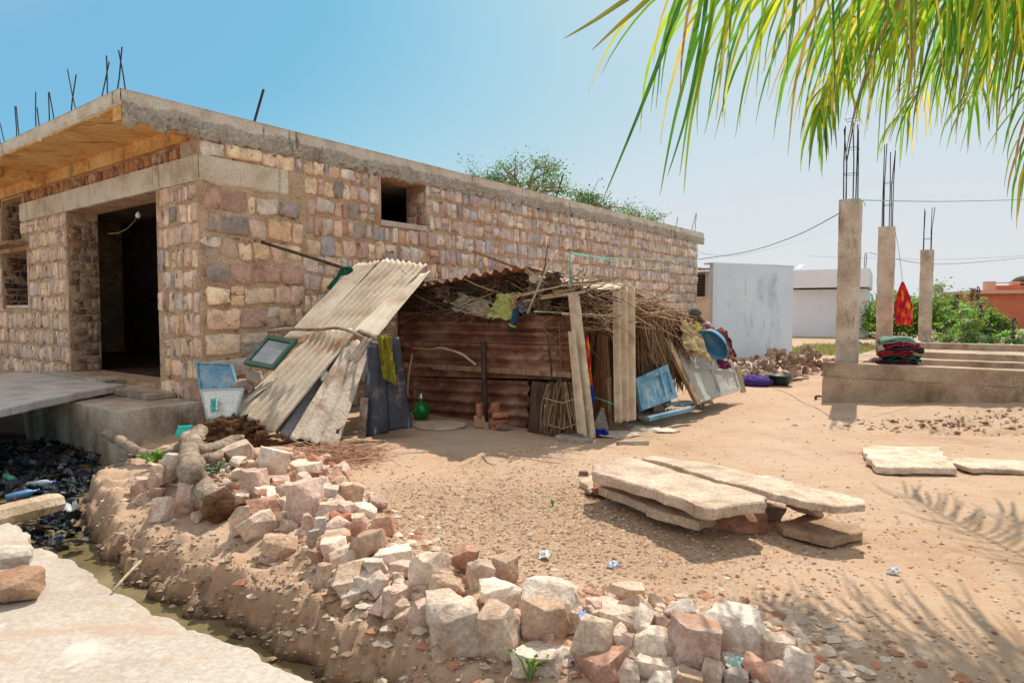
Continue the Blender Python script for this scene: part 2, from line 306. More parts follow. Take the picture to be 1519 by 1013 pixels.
def T(x, y, fine=True):
    if y > 45 or abs(x) > 45: return 0.
    p = Vector((x, y)); z = 0.
    z += .025 * noise.noise(Vector((x * .7, y * .7, 0))) + .012 * noise.noise(Vector((x * 2.3, y * 2.3, 4)))
    if fine: z += .008 * fbm(Vector((x * 7, y * 7, 1)), 3) - .012 * max(0, noise.noise(Vector((x * 4, y * 5, 8))) - .25)
    if x < 5 and y < 10:
        dl = min(segd(p, LIP[i], LIP[i + 1]) for i in range(len(LIP) - 1)); low = inpoly(p, LOWPOLY)
        wob = .09 * fbm(Vector((x * 3.2, y * 3.2, 7)), 3)
        sd = (dl if low else -dl) + wob * sst(.9, .0, dl)
        z -= .56 * sst(-.26, .2, sd) + .09 * sst(-.8, -.1, sd)
        near = sst(.55, .0, abs(sd + .08))
        if fine and near > 0:
            q = Vector((x, y, z * 1.5)); rg = 1 - abs(noise.noise(q * 4.2)) * 2
            z += near * (.06 * (rg - .55) + .13 * (.5 - abs(noise.noise(q * 1.9 + Vector((3, 3, 3)))) * 2) * sst(.5, .0, abs(sd + .1)) + .075 * fbm(q * 8, 4) + .022 * fbm(q * 26, 2))
        dh = min(segd(p, HP[i], HP[i + 1]) for i in range(len(HP) - 1))
        z += .09 * math.exp(-(dh / .35) ** 2) * (0 if low else 1)
        z += .16 * math.exp(-((p - HEAP2.xy).length / .6) ** 2)
        if fine: z += .018 * math.exp(-(dh / .6) ** 2) * fbm(Vector((x * 6, y * 6, 3)), 3)
    if y < 16:
        dp = Vector(((x - PIT.x) / 1.5, (y - PIT.y) / .75)).length
        k = math.exp(-dp ** 4) if dp < 3 else 0
        if k > .01: z += k * (-.10 + .10 * fbm(Vector((x * 3, y * 3, 9)), 4) + (.05 * fbm(Vector((x * 10, y * 10, 2)), 3) if fine else 0))
        z += .36 * math.exp(-(((x - RISE.x) / 2.6) ** 2 + ((y - RISE.y) / 1.5) ** 2))
    return z
def GT(u, v):
    p = G(u, v, 0)
    for _ in range(5): p = G(u, v, T(p.x, p.y, False))
    return p
def axis(lo, hi, f0, f1, step, grow, far0, far1):
    a = list(np.arange(f0, f1 + 1e-6, step)); s = step; x = a[-1]
    while x < far1: s = min(s * grow, 30); x += s; a.append(x)
    s = step; x = a[0]; b = []
    while x > far0: s = min(s * grow, 30); x -= s; b.append(x)
    return b[::-1] + a
xs = axis(0, 0, -4.2, 4.0, .028, 1.05, -700, 700); ys = axis(0, 0, 2.4, 7.2, .024, 1.03, -60, 1200)
vs = [(x, y, T(x, y)) for y in ys for x in xs]; nx = len(xs)
fs = [(j * nx + i, j * nx + i + 1, (j + 1) * nx + i + 1, (j + 1) * nx + i) for j in range(len(ys) - 1) for i in range(nx - 1)]
m = bpy.data.materials.new('earth'); m.use_nodes = True; MATS['earth'] = m; nt = m.node_tree; L = nt.links.new; b = nt.nodes['Principled BSDF']
ge = N(nt, 'ShaderNodeNewGeometry'); V = ge.outputs['Position']
def noi(s, d=8., r=.6):
    n = N(nt, 'ShaderNodeTexNoise', Scale=s, Detail=d, Roughness=r); L(V, n.inputs['Vector']); return n.outputs['Fac']
def ramp(f, st):
    r = N(nt, 'ShaderNodeValToRGB'); L(f, r.inputs[0]); e = r.color_ramp.elements
    while len(e) < len(st): e.new(.5)
    for i, (p, c) in enumerate(st): e[i].position = p; e[i].color = (*c, 1)
    return r.outputs[0]
def mrange(f, a, bb, c=0., d=1.):
    r = N(nt, 'ShaderNodeMapRange'); L(f, r.inputs[0])
    for i, x in enumerate((a, bb, c, d)): r.inputs[i + 1].default_value = x
    return r.outputs[0]
def mixc(f, a, bb):
    x = N(nt, 'ShaderNodeMix', data_type='RGBA'); L(f, x.inputs[0])
    for k, q in ((6, a), (7, bb)):
        if isinstance(q, tuple): x.inputs[k].default_value = (*q, 1)
        else: L(q, x.inputs[k])
    return x.outputs[2]
def mth(op, a, bb):
    x = N(nt, 'ShaderNodeMath', operation=op)
    for k, q in ((0, a), (1, bb)):
        if isinstance(q, (int, float)): x.inputs[k].default_value = q
        else: L(q, x.inputs[k])
    return x.outputs[0]
base = ramp(noi(.8), [(.3, (.42, .25, .15)), (.5, (.52, .33, .21)), (.72, (.58, .405, .285))])
base = mixc(mrange(noi(5), .35, .75), base, (.52, .38, .27))
# gravelly, trodden zone (darker litter between the rubble and the slabs)
sub = N(nt, 'ShaderNodeVectorMath', operation='SUBTRACT'); L(V, sub.inputs[0]); sub.inputs[1].default_value = (.2, 4.9, 0)
mu = N(nt, 'ShaderNodeVectorMath', operation='MULTIPLY'); L(sub.outputs[0], mu.inputs[0]); mu.inputs[1].default_value = (.55, .65, 0)
ln = N(nt, 'ShaderNodeVectorMath', operation='LENGTH'); L(mu.outputs[0], ln.inputs[0])
zone = mrange(mth('ADD', ln.outputs['Value'], mth('MULTIPLY', noi(1.5), .8)), .9, 1.6, 1., 0.)
speck = mrange(noi(60, 4., .7), .42, .6)
base = mixc(mth('MULTIPLY', zone, mth('MULTIPLY', speck, .62)), base, (.2, .115, .06))
base = mixc(mrange(noi(.45, 4., .6), .5, .7, 0., .55), base, (.58, .43, .325)); base = mixc(mrange(noi(1.7, 5., .7), .56, .72, 0., .5), base, (.36, .22, .13))
base = mixc(mrange(noi(33, 3., .7), .64, .7), base, (.25, .13, .07))
base = mixc(mrange(noi(47, 3., .7), .66, .72), base, (.66, .54, .42))
sp_ = N(nt, 'ShaderNodeSeparateXYZ'); L(V, sp_.inputs[0])
ditch = mrange(sp_.outputs['Z'], -.06, -.2)
base = mixc(mth('MULTIPLY', ditch, .6), base, ramp(noi(7), [(.35, (.16, .095, .06)), (.65, (.38, .27, .18))]))
base = mixc(mrange(mth('ADD', sp_.outputs['Z'], mth('MULTIPLY', noi(9), .1)), -.2, -.3), base, (.035, .024, .016))
far = mrange(sp_.outputs['Y'], 30, 60); base = mixc(far, base, ramp(noi(.15), [(.4, (.3, .24, .12)), (.6, (.14, .18, .06))]))
L(base, b.inputs['Base Color']); b.inputs['Roughness'].default_value = .95; b.inputs['Specular IOR Level'].default_value = .15
bp = N(nt, 'ShaderNodeBump', Strength=.6, Distance=.02); L(mth('ADD', mth('ADD', noi(30, 8., .7), mth('MULTIPLY', noi(110, 4., .7), .4)), mth('MULTIPLY', noi(5.5, 5., .6), 2.4)), bp.inputs['Height']); L(bp.outputs[0], b.inputs['Normal'])
T_(mk('ground', vs, fs, 'earth', None, True), kind='structure')
# water in the drain
m = mat('drain_water', [(.12, .09, .045), (.2, .155, .08), (.3, .24, .14)], 1.8, .1, .12, 9, fine=0, spec=.5, dist=.01)
mb = MB(); mb.add([(3, .0, -.34), (-1, 2.6, -.34), (-2.5, 3.1, -.34), (-5.0, 4.8, -.34), (-16, 7, -.34), (-16, 17, -.34), (-4.5, 8.2, -.34), (-3.3, 5.9, -.34), (0, 3.6, -.34), (4, 1, -.34)], [tuple(range(10))])
T_(mb.build('water', 'drain_water'), kind='structure')
# concrete road along the drain
mat('road', [(.42, .335, .265), (.5, .42, .345), (.56, .49, .415)], 1.1, .92, .35, 24, spots=[((.44, .29, .19), 1.1, .56, .74, (1, 2.4, 1)), ((.46, .33, .23), 4, .6, .7, (1, 2.6, 1)), ((.74, .67, .58), 3, .58, .74, one), ((.2, .12, .08), 15, .7, .74, one)], fine=.25, dist=.014)
m = MATS['road']; nt = m.node_tree; b = nt.nodes['Principled BSDF']; L = nt.links.new; src = b.inputs['Base Color'].links[0].from_socket
tc = N(nt, 'ShaderNodeTexCoord'); nz = N(nt, 'ShaderNodeTexNoise', Scale=2.2, Detail=6.); L(tc.outputs['Object'], nz.inputs['Vector']); va = N(nt, 'ShaderNodeVectorMath', operation='MULTIPLY_ADD'); va.inputs[1].default_value = (.35, .35, .35); L(nz.outputs['Color'], va.inputs[0]); L(tc.outputs['Object'], va.inputs[2])
vo = N(nt, 'ShaderNodeTexVoronoi', Scale=.75); vo.feature = 'DISTANCE_TO_EDGE'; L(va.outputs[0], vo.inputs['Vector']); mr = N(nt, 'ShaderNodeMapRange'); mr.inputs[1].default_value = .003; mr.inputs[2].default_value = .009; mr.inputs[3].default_value = .1; mr.inputs[4].default_value = 0; L(vo.outputs['Distance'], mr.inputs[0])
mx = N(nt, 'ShaderNodeMix', data_type='RGBA'); L(mr.outputs[0], mx.inputs[0]); L(src, mx.inputs[6]); mx.inputs[7].default_value = (.2, .14, .1, 1); L(mx.outputs[2], b.inputs['Base Color'])
EDGE = [(0, 773), (11, 776), (28, 784), (36, 798), (42, 810), (67, 820), (100, 834), (134, 857), (166, 879), (218, 909), (248, 922), (279, 936), (335, 952), (370, 972), (400, 987), (450, 1012), (520, 1045)]
ep = [G(u, v, .0) for u, v in EDGE]; ep = [Vector((-14, 8.4, 0)), Vector((-6.5, 6.0, 0))] + ep + [Vector((.2, 1.6, 0)), Vector((1.6, .2, 0))]
fine_e = []
for i in range(len(ep) - 1):
    n = max(1, int((ep[i + 1] - ep[i]).length / .035)) if 1 < i < len(ep) - 2 else 4
    for k in range(n):
        q = ep[i].lerp(ep[i + 1], k / n); o = noise.noise(Vector((q.x * 6, q.y * 6, 0))) * .035 + noise.noise(Vector((q.x * 25, q.y * 25, 3))) * .014
        fine_e.append(q + Vector((o * .6, o, 0)))
fine_e.append(ep[-1]); n = len(fine_e)
vs = [(q.x, q.y, .012) for q in fine_e] + [(q.x + .012, q.y + .02, -.012) for q in fine_e] + [(q.x + .03 * noise.noise(q * 5), q.y + .03, -.6) for q in fine_e] + [(1.6, -30, .012), (-40, -30, .012), (-40, 9, .012)]
fs = [tuple(list(range(n))[::-1] + [3 * n + 2, 3 * n + 1, 3 * n])] + [(i, i + 1, n + i + 1, n + i) for i in range(n - 1)] + [(n + i, n + i + 1, 2 * n + i + 1, 2 * n + i) for i in range(n - 1)]
T_(mk('road', vs, fs, 'road'), kind='structure')
# pebbles and litter lying on the yard: nobody could count them
def pebbles(name, n, pick, smin, smax, pal, m='pebble', flat=.5):
    mb = MB(); r = random.Random(5 + n)
    for _ in range(n):
        q = pick(r)
        if q is None: continue
        x, y = q; z = T(x, y); s = smin + (smax - smin) * r.random() ** 3; a = r.random() * pi; c = r.choice(pal); k = .8 + .4 * r.random()
        vs = []
        for i in range(5):
            th = a + 2 * pi * i / 5; rr = s * (.7 + .5 * r.random()); vs.append((x + rr * cos(th), y + rr * sin(th) * .8, z + s * flat * r.uniform(-.1, .35)))
        vs.append((x + s * r.uniform(-.3, .3), y + s * r.uniform(-.3, .3), z + s * flat * r.uniform(.7, 1.3))); vs.append((x, y, z - s * .4))
        mb.add(vs, [(i, (i + 1) % 5, 5) for i in range(5)] + [((i + 1) % 5, i, 6) for i in range(5)], tuple(k * q for q in c))
    return T_(mb.build(name, m), kind='stuff')
def pk_zone(r):
    x, y = r.gauss(.25, 1.15), r.gauss(4.9, .95)
    return (x, y) if y > 3.0 and not inpoly(Vector((x, y)), LOWPOLY) else None
def pk_all(r):
    y = 2.6 + 11 * r.random() ** 1.6; x = r.uniform(-.6, .85) * y
    return (x, y) if not inpoly(Vector((x, y)), LOWPOLY) else None
def pk_heap(r):
    i = r.randrange(len(HP) - 1); q = HP[i].lerp(HP[i + 1], r.random()); x, y = q.x + r.gauss(0, .3), q.y + r.gauss(0, .25); return (x, y)
def pk_low(r):
    i = r.randrange(3, 11); q = LIP[i].lerp(LIP[i + 1], r.random()); return (q.x + r.gauss(.05, .2), q.y + r.gauss(.0, .2))
PAL = [(.5, .36, .24), (.35, .2, .12), (.56, .42, .3), (.26, .15, .09), (.6, .48, .37), (.42, .26, .16), (.3, .19, .12)]
o = pebbles('gravel', 21000, pk_zone, .004, .021, PAL)
pebbles('grit', 6000, pk_all, .004, .02, PAL)
pebbles('rubble_chips', 5200, pk_heap, .008, .055, [(.62, .48, .36), (.5, .33, .22), (.42, .2, .12), (.66, .55, .44)])
pebbles('soil_clods', 2600, pk_low, .006, .035, [(.4, .28, .18), (.3, .2, .13), (.48, .36, .25)])
def pk_pit(r):
    x, y = r.gauss(PIT.x, .9), r.gauss(PIT.y, .35); return (x, y)
pebbles('pit_clods', 700, pk_pit, .01, .06, [(.3, .19, .12), (.4, .26, .16), (.22, .13, .08)])
# plastic rubbish in the drain
mb = MB(); r = random.Random(3)
pal = [(.03, .04, .06), (.05, .08, .16), (.4, .43, .46), (.04, .03, .025), (.15, .15, .17), (.03, .05, .08), (.1, .07, .05), (.03, .09, .09), (.03, .03, .03), (.08, .06, .04)]
for _ in range(1000):
    y = r.uniform(5.1, 9.2); x = -.72 * y + r.gauss(0.1, .65)
    if x > -3.6 - (y - 5.6) * .62 or inpoly(Vector((x, y)), LOWPOLY) is False: continue
    if y < 5.0 + (-3.9 - x) * .3 or (y < 6.1 and r.random() < .6): continue
    s = r.uniform(.012, .07); n = Vector((r.gauss(0, .5), r.gauss(0, .5), 1)).normalized(); a = n.orthogonal().normalized() * s; bb = n.cross(a) * r.uniform(.4, 1.3)
    c = Vector((x, y, -.33 + r.random() * .1)); g = [[c + a * i * (1 + .4 * r.random()) + bb * j * (1 + .4 * r.random()) + n * s * 1.1 * noise.noise(Vector((i * 3, j * 3, x * 9))) for i in (-1, -.5, 0, .5, 1)] for j in (-1, -.3, .3, 1)]
    kk = .32 if r.random() < .95 else 1.
    mb.sheet(g, .002, tuple(kk * q for q in r.choice(pal)))
T_(mb.build('drain_litter', 'litter'), kind='stuff')
# ------------------------------------------------------------------ the stone building
bld = root('stone_building', CO, 'unfinished single-storey rubble stone building with concrete roof slab and dark doorway', 'building')
ZF, ZS, ZT, LEN, WID, TH = .5, 3.93, 4.29, 17.5, 11.0, .5
def slab_box(mb, t0, t1, s0, s1, z0, z1, col=None):
    mb.box8([B(t0, s0, z0), B(t0, s1, z0), B(t1, s1, z0), B(t1, s0, z0), B(t0, s0, z1), B(t0, s1, z1), B(t1, s1, z1), B(t1, s0, z1)][:4][::-1] + [B(t0, s0, z1), B(t0, s1, z1), B(t1, s1, z1), B(t1, s0, z1)][::-1], col)
WIN = (3.19, 4.27, 3.15, 3.9)
mb = MB()
for a in ((0, WIN[0], -.3, ZS), (WIN[1], LEN, -.3, ZS), (WIN[0], WIN[1], -.3, WIN[2]), (WIN[0], WIN[1], WIN[3], ZS)): slab_box(mb, a[0], a[1], 0, TH, a[2], a[3])
r = random.Random(21)
def stone_at(mb, o, ax, nr, x0, x1, z0, z1, pr, col):
    w_, h_ = x1 - x0, z1 - z0; k = min(w_, h_) * r.uniform(.03, .16); cx, cz = (x0 + x1) / 2, (z0 + z1) / 2
    out = [(x0 + k, z0), (cx, z0), (x1 - k, z0), (x1, z0 + k), (x1, cz), (x1, z1 - k), (x1 - k, z1), (cx, z1), (x0 + k, z1), (x0, z1 - k), (x0, cz), (x0, z0 + k)]
    jj = min(.016, min(w_, h_) * .07); j = [(a + r.gauss(0, jj), c + r.gauss(0, jj)) for a, c in out]
    vs = [o + ax * a + Vector((0, 0, c)) - nr * .01 for a, c in j]
    f1 = lambda a, c, q: (cx + (a - cx) * q, cz + (c - cz) * q)
    tx, tz = r.gauss(0, .02), r.gauss(0, .03)
    for q, d in ((.96, pr * .7), (.84, pr)):
        vs += [o + ax * f1(a, c, q)[0] + Vector((0, 0, f1(a, c, q)[1])) + nr * (d + tx * (a - cx) + tz * (c - cz) + r.gauss(0, .004)) for a, c in j]
    vs.append(o + ax * cx + Vector((0, 0, cz)) + nr * (pr + r.gauss(0, .004)))
    fs = [(i, (i + 1) % 12, 12 + (i + 1) % 12, 12 + i) for i in range(12)] + [(12 + i, 12 + (i + 1) % 12, 24 + (i + 1) % 12, 24 + i) for i in range(12)] + [(24 + i, 24 + (i + 1) % 12, 36) for i in range(12)]
    mb.add(vs, fs, col)
WARM = [(0.69, 0.466, 0.289), (0.676, 0.459, 0.331), (0.718, 0.55, 0.373), (0.606, 0.41, 0.31), (0.536, 0.375, 0.303), (0.676, 0.494, 0.38), (0.396, 0.235, 0.191), (0.732, 0.564, 0.401), (0.494, 0.319, 0.254), (0.606, 0.452, 0.324), (0.536, 0.459, 0.394), (0.312, 0.256, 0.233)]
COOL = [(0.453, 0.415, 0.419), (0.399, 0.377, 0.386), (0.534, 0.465, 0.425), (0.588, 0.503, 0.436), (0.48, 0.371, 0.337), (0.574, 0.458, 0.375), (0.52, 0.478, 0.457), (0.453, 0.345, 0.316), (0.656, 0.579, 0.496), (0.359, 0.339, 0.354), (0.548, 0.434, 0.37), (0.629, 0.516, 0.419), (0.574, 0.503, 0.452)]
PINK = [(0.623, 0.458, 0.34), (0.589, 0.446, 0.351), (0.663, 0.502, 0.362), (0.569, 0.433, 0.351), (0.528, 0.383, 0.302), (0.623, 0.483, 0.373), (0.69, 0.521, 0.368), (0.541, 0.464, 0.417), (0.501, 0.357, 0.281)]
def field(mb, o, ax, nr, x0, x1, zlo, zhi, pick, openings=(), wr=(.16, .42), ch=.33, warp=True, dens=1.):
    z = zlo
    while z < zhi - .12:
        c = ch * r.uniform(.93, 1.06); c = min(c, zhi - z); x = x0 + r.uniform(0, .1)
        while x < x1 - .06:
            w_ = r.uniform(*wr) * (1.35 if r.random() < .12 else 1) * (.6 if r.random() < .25 else 1); w_ = min(w_, x1 - x)
            g = r.uniform(.008, .035); hh = c * r.uniform(.68, .93); zz = z + (c - hh) * r.uniform(.2, .8) + (.03 * noise.noise(Vector((x * .8, z, 1))) if warp else 0)
            hh = min(hh, zhi - zz - .01)
            for (a, b_, c0, c1) in openings:
                if zz + hh > c0 - .01 and zz < c1 + .01 and x < a - .07 and x + w_ > a - .01: w_ = a - .012 - x + g
                if zz + hh > c0 - .01 and zz < c1 + .01 and a - .07 <= x < b_ + .012 < x + w_ - .06: w_ = x + w_ - b_ - .012; x = b_ + .012
            bad = any(x + w_ > a - .01 and x < b_ + .01 and zz + hh > c0 - .01 and zz < c1 + .01 for a, b_, c0, c1 in openings)
            if not bad and r.random() < dens and w_ - g > .05 and hh > .06:
                if r.random() < .1 and hh > .16:
                    stone_at(mb, o, ax, nr, x, x + w_ - g, zz, zz + hh * .48, r.uniform(.004, .02), pick(x, zz)); stone_at(mb, o, ax, nr, x, x + w_ - g, zz + hh * .54, zz + hh, r.uniform(.008, .03), pick(x, zz))
                else: stone_at(mb, o, ax, nr, x, x + w_ - g, zz, zz + hh, r.uniform(.008, .042), pick(x, zz))
            x += w_
        z += c
def pick_side(x, z):
    k = sst(.8, 5.5, x + r.gauss(0, 1.2)); c = r.choice(COOL) if r.random() < k else r.choice(WARM); q = r.uniform(.85, 1.15); return tuple(i * q for i in c)
def pick_front(x, z):
    c = r.choice(WARM if x < 1.3 and r.random() < .6 else PINK); q = r.uniform(.85, 1.15); return tuple(i * q for i in c)
side = mb.build('side_wall', 'mortar', bld)
ms = MB(); nS = -d2
field(ms, CO, d1, nS, .0, 1.6, 0, 3.3, pick_side, (), wr=(.2, .5), ch=.335)
field(ms, CO, d1, nS, 1.6, LEN, 0, ZS, pick_side, [(WIN[0], WIN[1], WIN[2] - .07, WIN[3] + .1)], ch=.31, wr=(.11, .28))
field(ms, CO, d1, nS, .0, 1.6, 3.68, ZS - .01, pick_side, (), ch=.25)
# stones inside the window reveal
st = ms.build('stone_courses', 'stone', side, True); ms = MB(); field(ms, B(WIN[1], 0, 0), d2, -d1, 0.02, TH, WIN[2] + .02, WIN[3], lambda x, z: r.choice(WARM), ch=.2, wr=(.1, .25))
st = ms.build('stone_courses', 'stone', side, True)
mb = MB(); slab_box(mb, WIN[0] - .02, WIN[1] + .02, -.035, TH - .02, WIN[2] - .09, WIN[2] + .003); mb.build('window_sill', 'concrete', bld)
# front wall
DOOR = (1.25, 4.63, ZF, 3.34); UP = (6.95, 8.15, 3.01, 3.86); LW = (6.67, 8.2, 1.63, 2.78)
mb = MB()
def fw(s0, s1, z0, z1): slab_box(mb, .001, TH, s0, s1, z0, z1)
fw(TH + .001, DOOR[0], -.3, 3.34); fw(DOOR[0], DOOR[1], -.3, ZF); fw(DOOR[1], 6.67, -.3, 3.34); fw(6.67, 8.2, -.3, 1.63); fw(8.2, WID, -.3, 3.34); fw(6.67, 8.2, 2.78, 3.01); fw(6.67, 6.95, 3.01, 3.34); fw(8.15, 8.2, 3.01, 3.34)
slab_box(mb, .03, TH, TH + .001, 6.95, 3.34, ZS); slab_box(mb, .03, TH, 8.15, WID, 3.34, ZS); slab_box(mb, .03, TH, 6.95, 8.15, 3.86, ZS)
front = mb.build('front_wall', 'mortar', bld); ms = MB(); nF = -d1
op = [(DOOR[0], DOOR[1], .4, 3.4), (UP[0], UP[1], 2.98, 3.9), (LW[0], LW[1], 1.6, 2.98)]
field(ms, CO, d2, nF, .0, WID, .0, 3.33, pick_front, op, wr=(.09, .24), ch=.31)
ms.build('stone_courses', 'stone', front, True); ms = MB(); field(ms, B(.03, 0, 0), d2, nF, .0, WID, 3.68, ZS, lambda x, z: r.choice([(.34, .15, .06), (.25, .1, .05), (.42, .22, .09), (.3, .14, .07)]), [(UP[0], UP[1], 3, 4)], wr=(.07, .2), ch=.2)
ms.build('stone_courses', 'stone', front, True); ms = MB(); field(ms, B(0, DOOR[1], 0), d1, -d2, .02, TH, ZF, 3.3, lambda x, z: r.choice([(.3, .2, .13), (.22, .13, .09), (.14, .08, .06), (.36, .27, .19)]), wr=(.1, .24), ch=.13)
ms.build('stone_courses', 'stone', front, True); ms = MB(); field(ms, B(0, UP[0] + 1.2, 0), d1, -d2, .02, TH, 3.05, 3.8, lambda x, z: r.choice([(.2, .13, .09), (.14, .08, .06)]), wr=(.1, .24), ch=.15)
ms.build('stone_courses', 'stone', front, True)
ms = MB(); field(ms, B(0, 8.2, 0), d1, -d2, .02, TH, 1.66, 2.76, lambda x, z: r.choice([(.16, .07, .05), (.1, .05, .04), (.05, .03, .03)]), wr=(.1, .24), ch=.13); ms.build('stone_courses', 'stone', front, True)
# lintel band (front, returning a metre round the corner)
def rough_band(mb, o, ax, nr, x0, x1, z0, z1, pr, sx=.05, sz=.04, lo=0., col=None, ragged=.012, seedv=0, zf=None):
    nx_ = int((x1 - x0) / sx); nz = max(2, int((z1 - z0) / sz)); vs = []; cs = []
    for j in range(nz + 1):
        for i in range(nx_ + 1):
            x = lerp(x0, x1, i / nx_); v = j / nz; z = lerp(z0, z1, v)
            q = Vector((x * 3, z * 3, seedv)); lump = max(0, fbm(q * 5, 3)) * lo * sst(.75, .2, v + .35 * noise.noise(Vector((x * .9, 2, seedv))))
            if j == 0: z += ragged * fbm(Vector((x * 5, seedv, 0)), 4) * 1.5
            if j == nz: z += .006 * fbm(Vector((x * 3, seedv, 0)), 3)
            d = pr + .008 * fbm(q, 3) + lump - (.03 if j == 0 else 0)
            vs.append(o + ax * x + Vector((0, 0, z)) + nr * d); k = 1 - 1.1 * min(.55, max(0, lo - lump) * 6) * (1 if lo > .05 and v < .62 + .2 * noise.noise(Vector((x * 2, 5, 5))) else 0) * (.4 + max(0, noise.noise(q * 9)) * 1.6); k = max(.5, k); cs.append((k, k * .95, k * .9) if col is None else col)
    fs = [(j * (nx_ + 1) + i, j * (nx_ + 1) + i + 1, (j + 1) * (nx_ + 1) + i + 1, (j + 1) * (nx_ + 1) + i) for j in range(nz) for i in range(nx_)]
    o_ = len(mb.v); mb.add(vs, fs); mb.c[o_:] = cs
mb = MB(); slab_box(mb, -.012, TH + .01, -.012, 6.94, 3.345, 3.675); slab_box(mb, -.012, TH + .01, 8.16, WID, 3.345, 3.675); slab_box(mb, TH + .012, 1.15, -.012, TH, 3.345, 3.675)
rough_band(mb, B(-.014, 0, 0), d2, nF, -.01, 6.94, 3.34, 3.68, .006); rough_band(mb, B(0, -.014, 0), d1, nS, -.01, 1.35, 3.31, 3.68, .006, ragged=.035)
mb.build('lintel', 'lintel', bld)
# roof slab: main slab, cantilever with beams, rough edge
roof = MB(); slab_box(roof, 0, LEN + .5, .02, WID, ZS, ZT - .01); slab_box(roof, -.96, 0, .02, WID, ZT - .18, ZT - .01)
rf = roof.build('roof_slab', 'concrete', bld)
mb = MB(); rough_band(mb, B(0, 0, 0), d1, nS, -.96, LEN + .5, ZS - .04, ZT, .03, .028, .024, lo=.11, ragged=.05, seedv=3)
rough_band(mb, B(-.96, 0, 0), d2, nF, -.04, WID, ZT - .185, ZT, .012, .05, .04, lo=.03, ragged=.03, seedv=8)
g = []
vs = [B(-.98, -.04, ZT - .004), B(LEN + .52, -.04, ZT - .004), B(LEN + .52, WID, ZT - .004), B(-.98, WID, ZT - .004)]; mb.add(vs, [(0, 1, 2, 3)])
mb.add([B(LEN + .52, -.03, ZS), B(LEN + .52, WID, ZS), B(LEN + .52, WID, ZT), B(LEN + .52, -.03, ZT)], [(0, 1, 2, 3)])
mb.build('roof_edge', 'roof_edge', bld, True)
mb = MB(); slab_box(mb, -.955, -.002, .24, 5.38, ZT - .2, ZT - .182); slab_box(mb, -.955, -.002, 5.62, WID, ZT - .2, ZT - .182)
slab_box(mb, -.955, -.002, -.0, .235, ZS + .002, ZT - .185); slab_box(mb, -.955, -.002, 5.4, 5.6, ZS, ZT - .182)
slab_box(mb, -.05, .028, .24, 5.398, ZS - .04, ZT - .201); slab_box(mb, -.05, .028, 5.602, WID, ZS - .04, ZT - .201)
mb.build('canopy_soffit', 'soffit', bld)
# other walls, floor
mb = MB(); slab_box(mb, LEN - TH, LEN - .002, TH + .002, WID - .5, -.3, ZS - .002); slab_box(mb, .502, LEN, WID - .45, WID, -.3, ZS - .002); mb.build('back_wall', 'mortar', bld)
mb = MB(); slab_box(mb, 3.3, 3.5, TH + .002, WID - .5, ZF, ZS - .002); mb.build('inner_wall', 'shaded_interior', bld)
mb = MB(); slab_box(mb, TH + .002, LEN - TH, TH + .002, WID - .46, 0, ZF - .02); mb.build('floor', 'shaded_interior', bld)
# ledge and window frame on the left
mb = MB(); slab_box(mb, -.34, .1, 6.55, 8.9, 2.86, 2.93); mb.build('window_ledge', 'wood', bld)
mb = MB()
for a in ((6.7, 6.82, 1.66, 2.76), (6.82, 8.16, 1.64, 1.7)): slab_box(mb, .04, .14, a[0], a[1], a[2], a[3])
mb.build('window_frame', 'lintel', bld)
# apron, threshold, bridging slab
def rough_prism(mb, poly, z0, z1, seed=0., amp=.015, step=.08, inset=.012):
    pts = []
    for i in range(len(poly)):
        a, c = Vector(poly[i][:2]), Vector(poly[(i + 1) % len(poly)][:2]); n = max(1, int((c - a).length / step))
        for k in range(n):
            q = a.lerp(c, k / n); nv = Vector((q.x * 5 + seed, q.y * 5, seed)); q = q + Vector((noise.noise(nv), noise.noise(nv + Vector((9, 9, 9))))) * amp + Vector((noise.noise(nv * 4), noise.noise(nv * 4 + Vector((3, 3, 3))))) * amp * .5
            pts.append(q)
    n = len(pts); cx = sum((p for p in pts), Vector((0, 0))) / n; vs = []
    for z, k in ((z0, inset), (z0 + (z1 - z0) * .12, 0), (z1 - (z1 - z0) * .12, 0), (z1, inset)):
        for p in pts:
            d = (cx - p).normalized(); vs.append((p.x + d.x * k, p.y + d.y * k, z + amp * .25 * noise.noise(Vector((p.x * 4, p.y * 4, z * 5 + seed)))))
    fs = [tuple(range(n - 1, -1, -1)), tuple(range(3 * n, 4 * n))]
    for l in range(3): fs += [(l * n + i, l * n + (i + 1) % n, (l + 1) * n + (i + 1) % n, (l + 1) * n + i) for i in range(n)]
    mb.add(vs, fs)
def TS(l): return [B(t, s, 0).xy for t, s in l]
mb = MB(); rough_prism(mb, TS([(-1.1, 0), (-.005, -.0), (-.005, WID), (-1.1, WID)]), -.9, .35, 3, .03); ap = mb.build('apron', 'apron', bld)
mb = MB(); rough_prism(mb, TS([(-.42, .75), (-.02, .75), (-.02, 3.0), (-.42, 3.3)]), .352, .44, 5, .02); rough_prism(mb, TS([(-.3, 2.4), (-.02, 2.4), (-.02, 5.0), (-.3, 5.0)]), .442, .51, 6, .02); mb.build('threshold', 'apron', bld)
mb = MB(); rough_prism(mb, TS([(-.2, 1.95), (-1.0, 1.42), (-2.2, .38), (-3.0, .0), (-5.0, 2.0), (-4.3, 5.4), (-.35, 5.4), (-.3, 2.6)]), .375, .475, 7, .03)
T_(mb.build('bridging_slab', 'grey_slab'), 'long thin grey concrete slab bridging the drain in front of the doorway', 'slab')
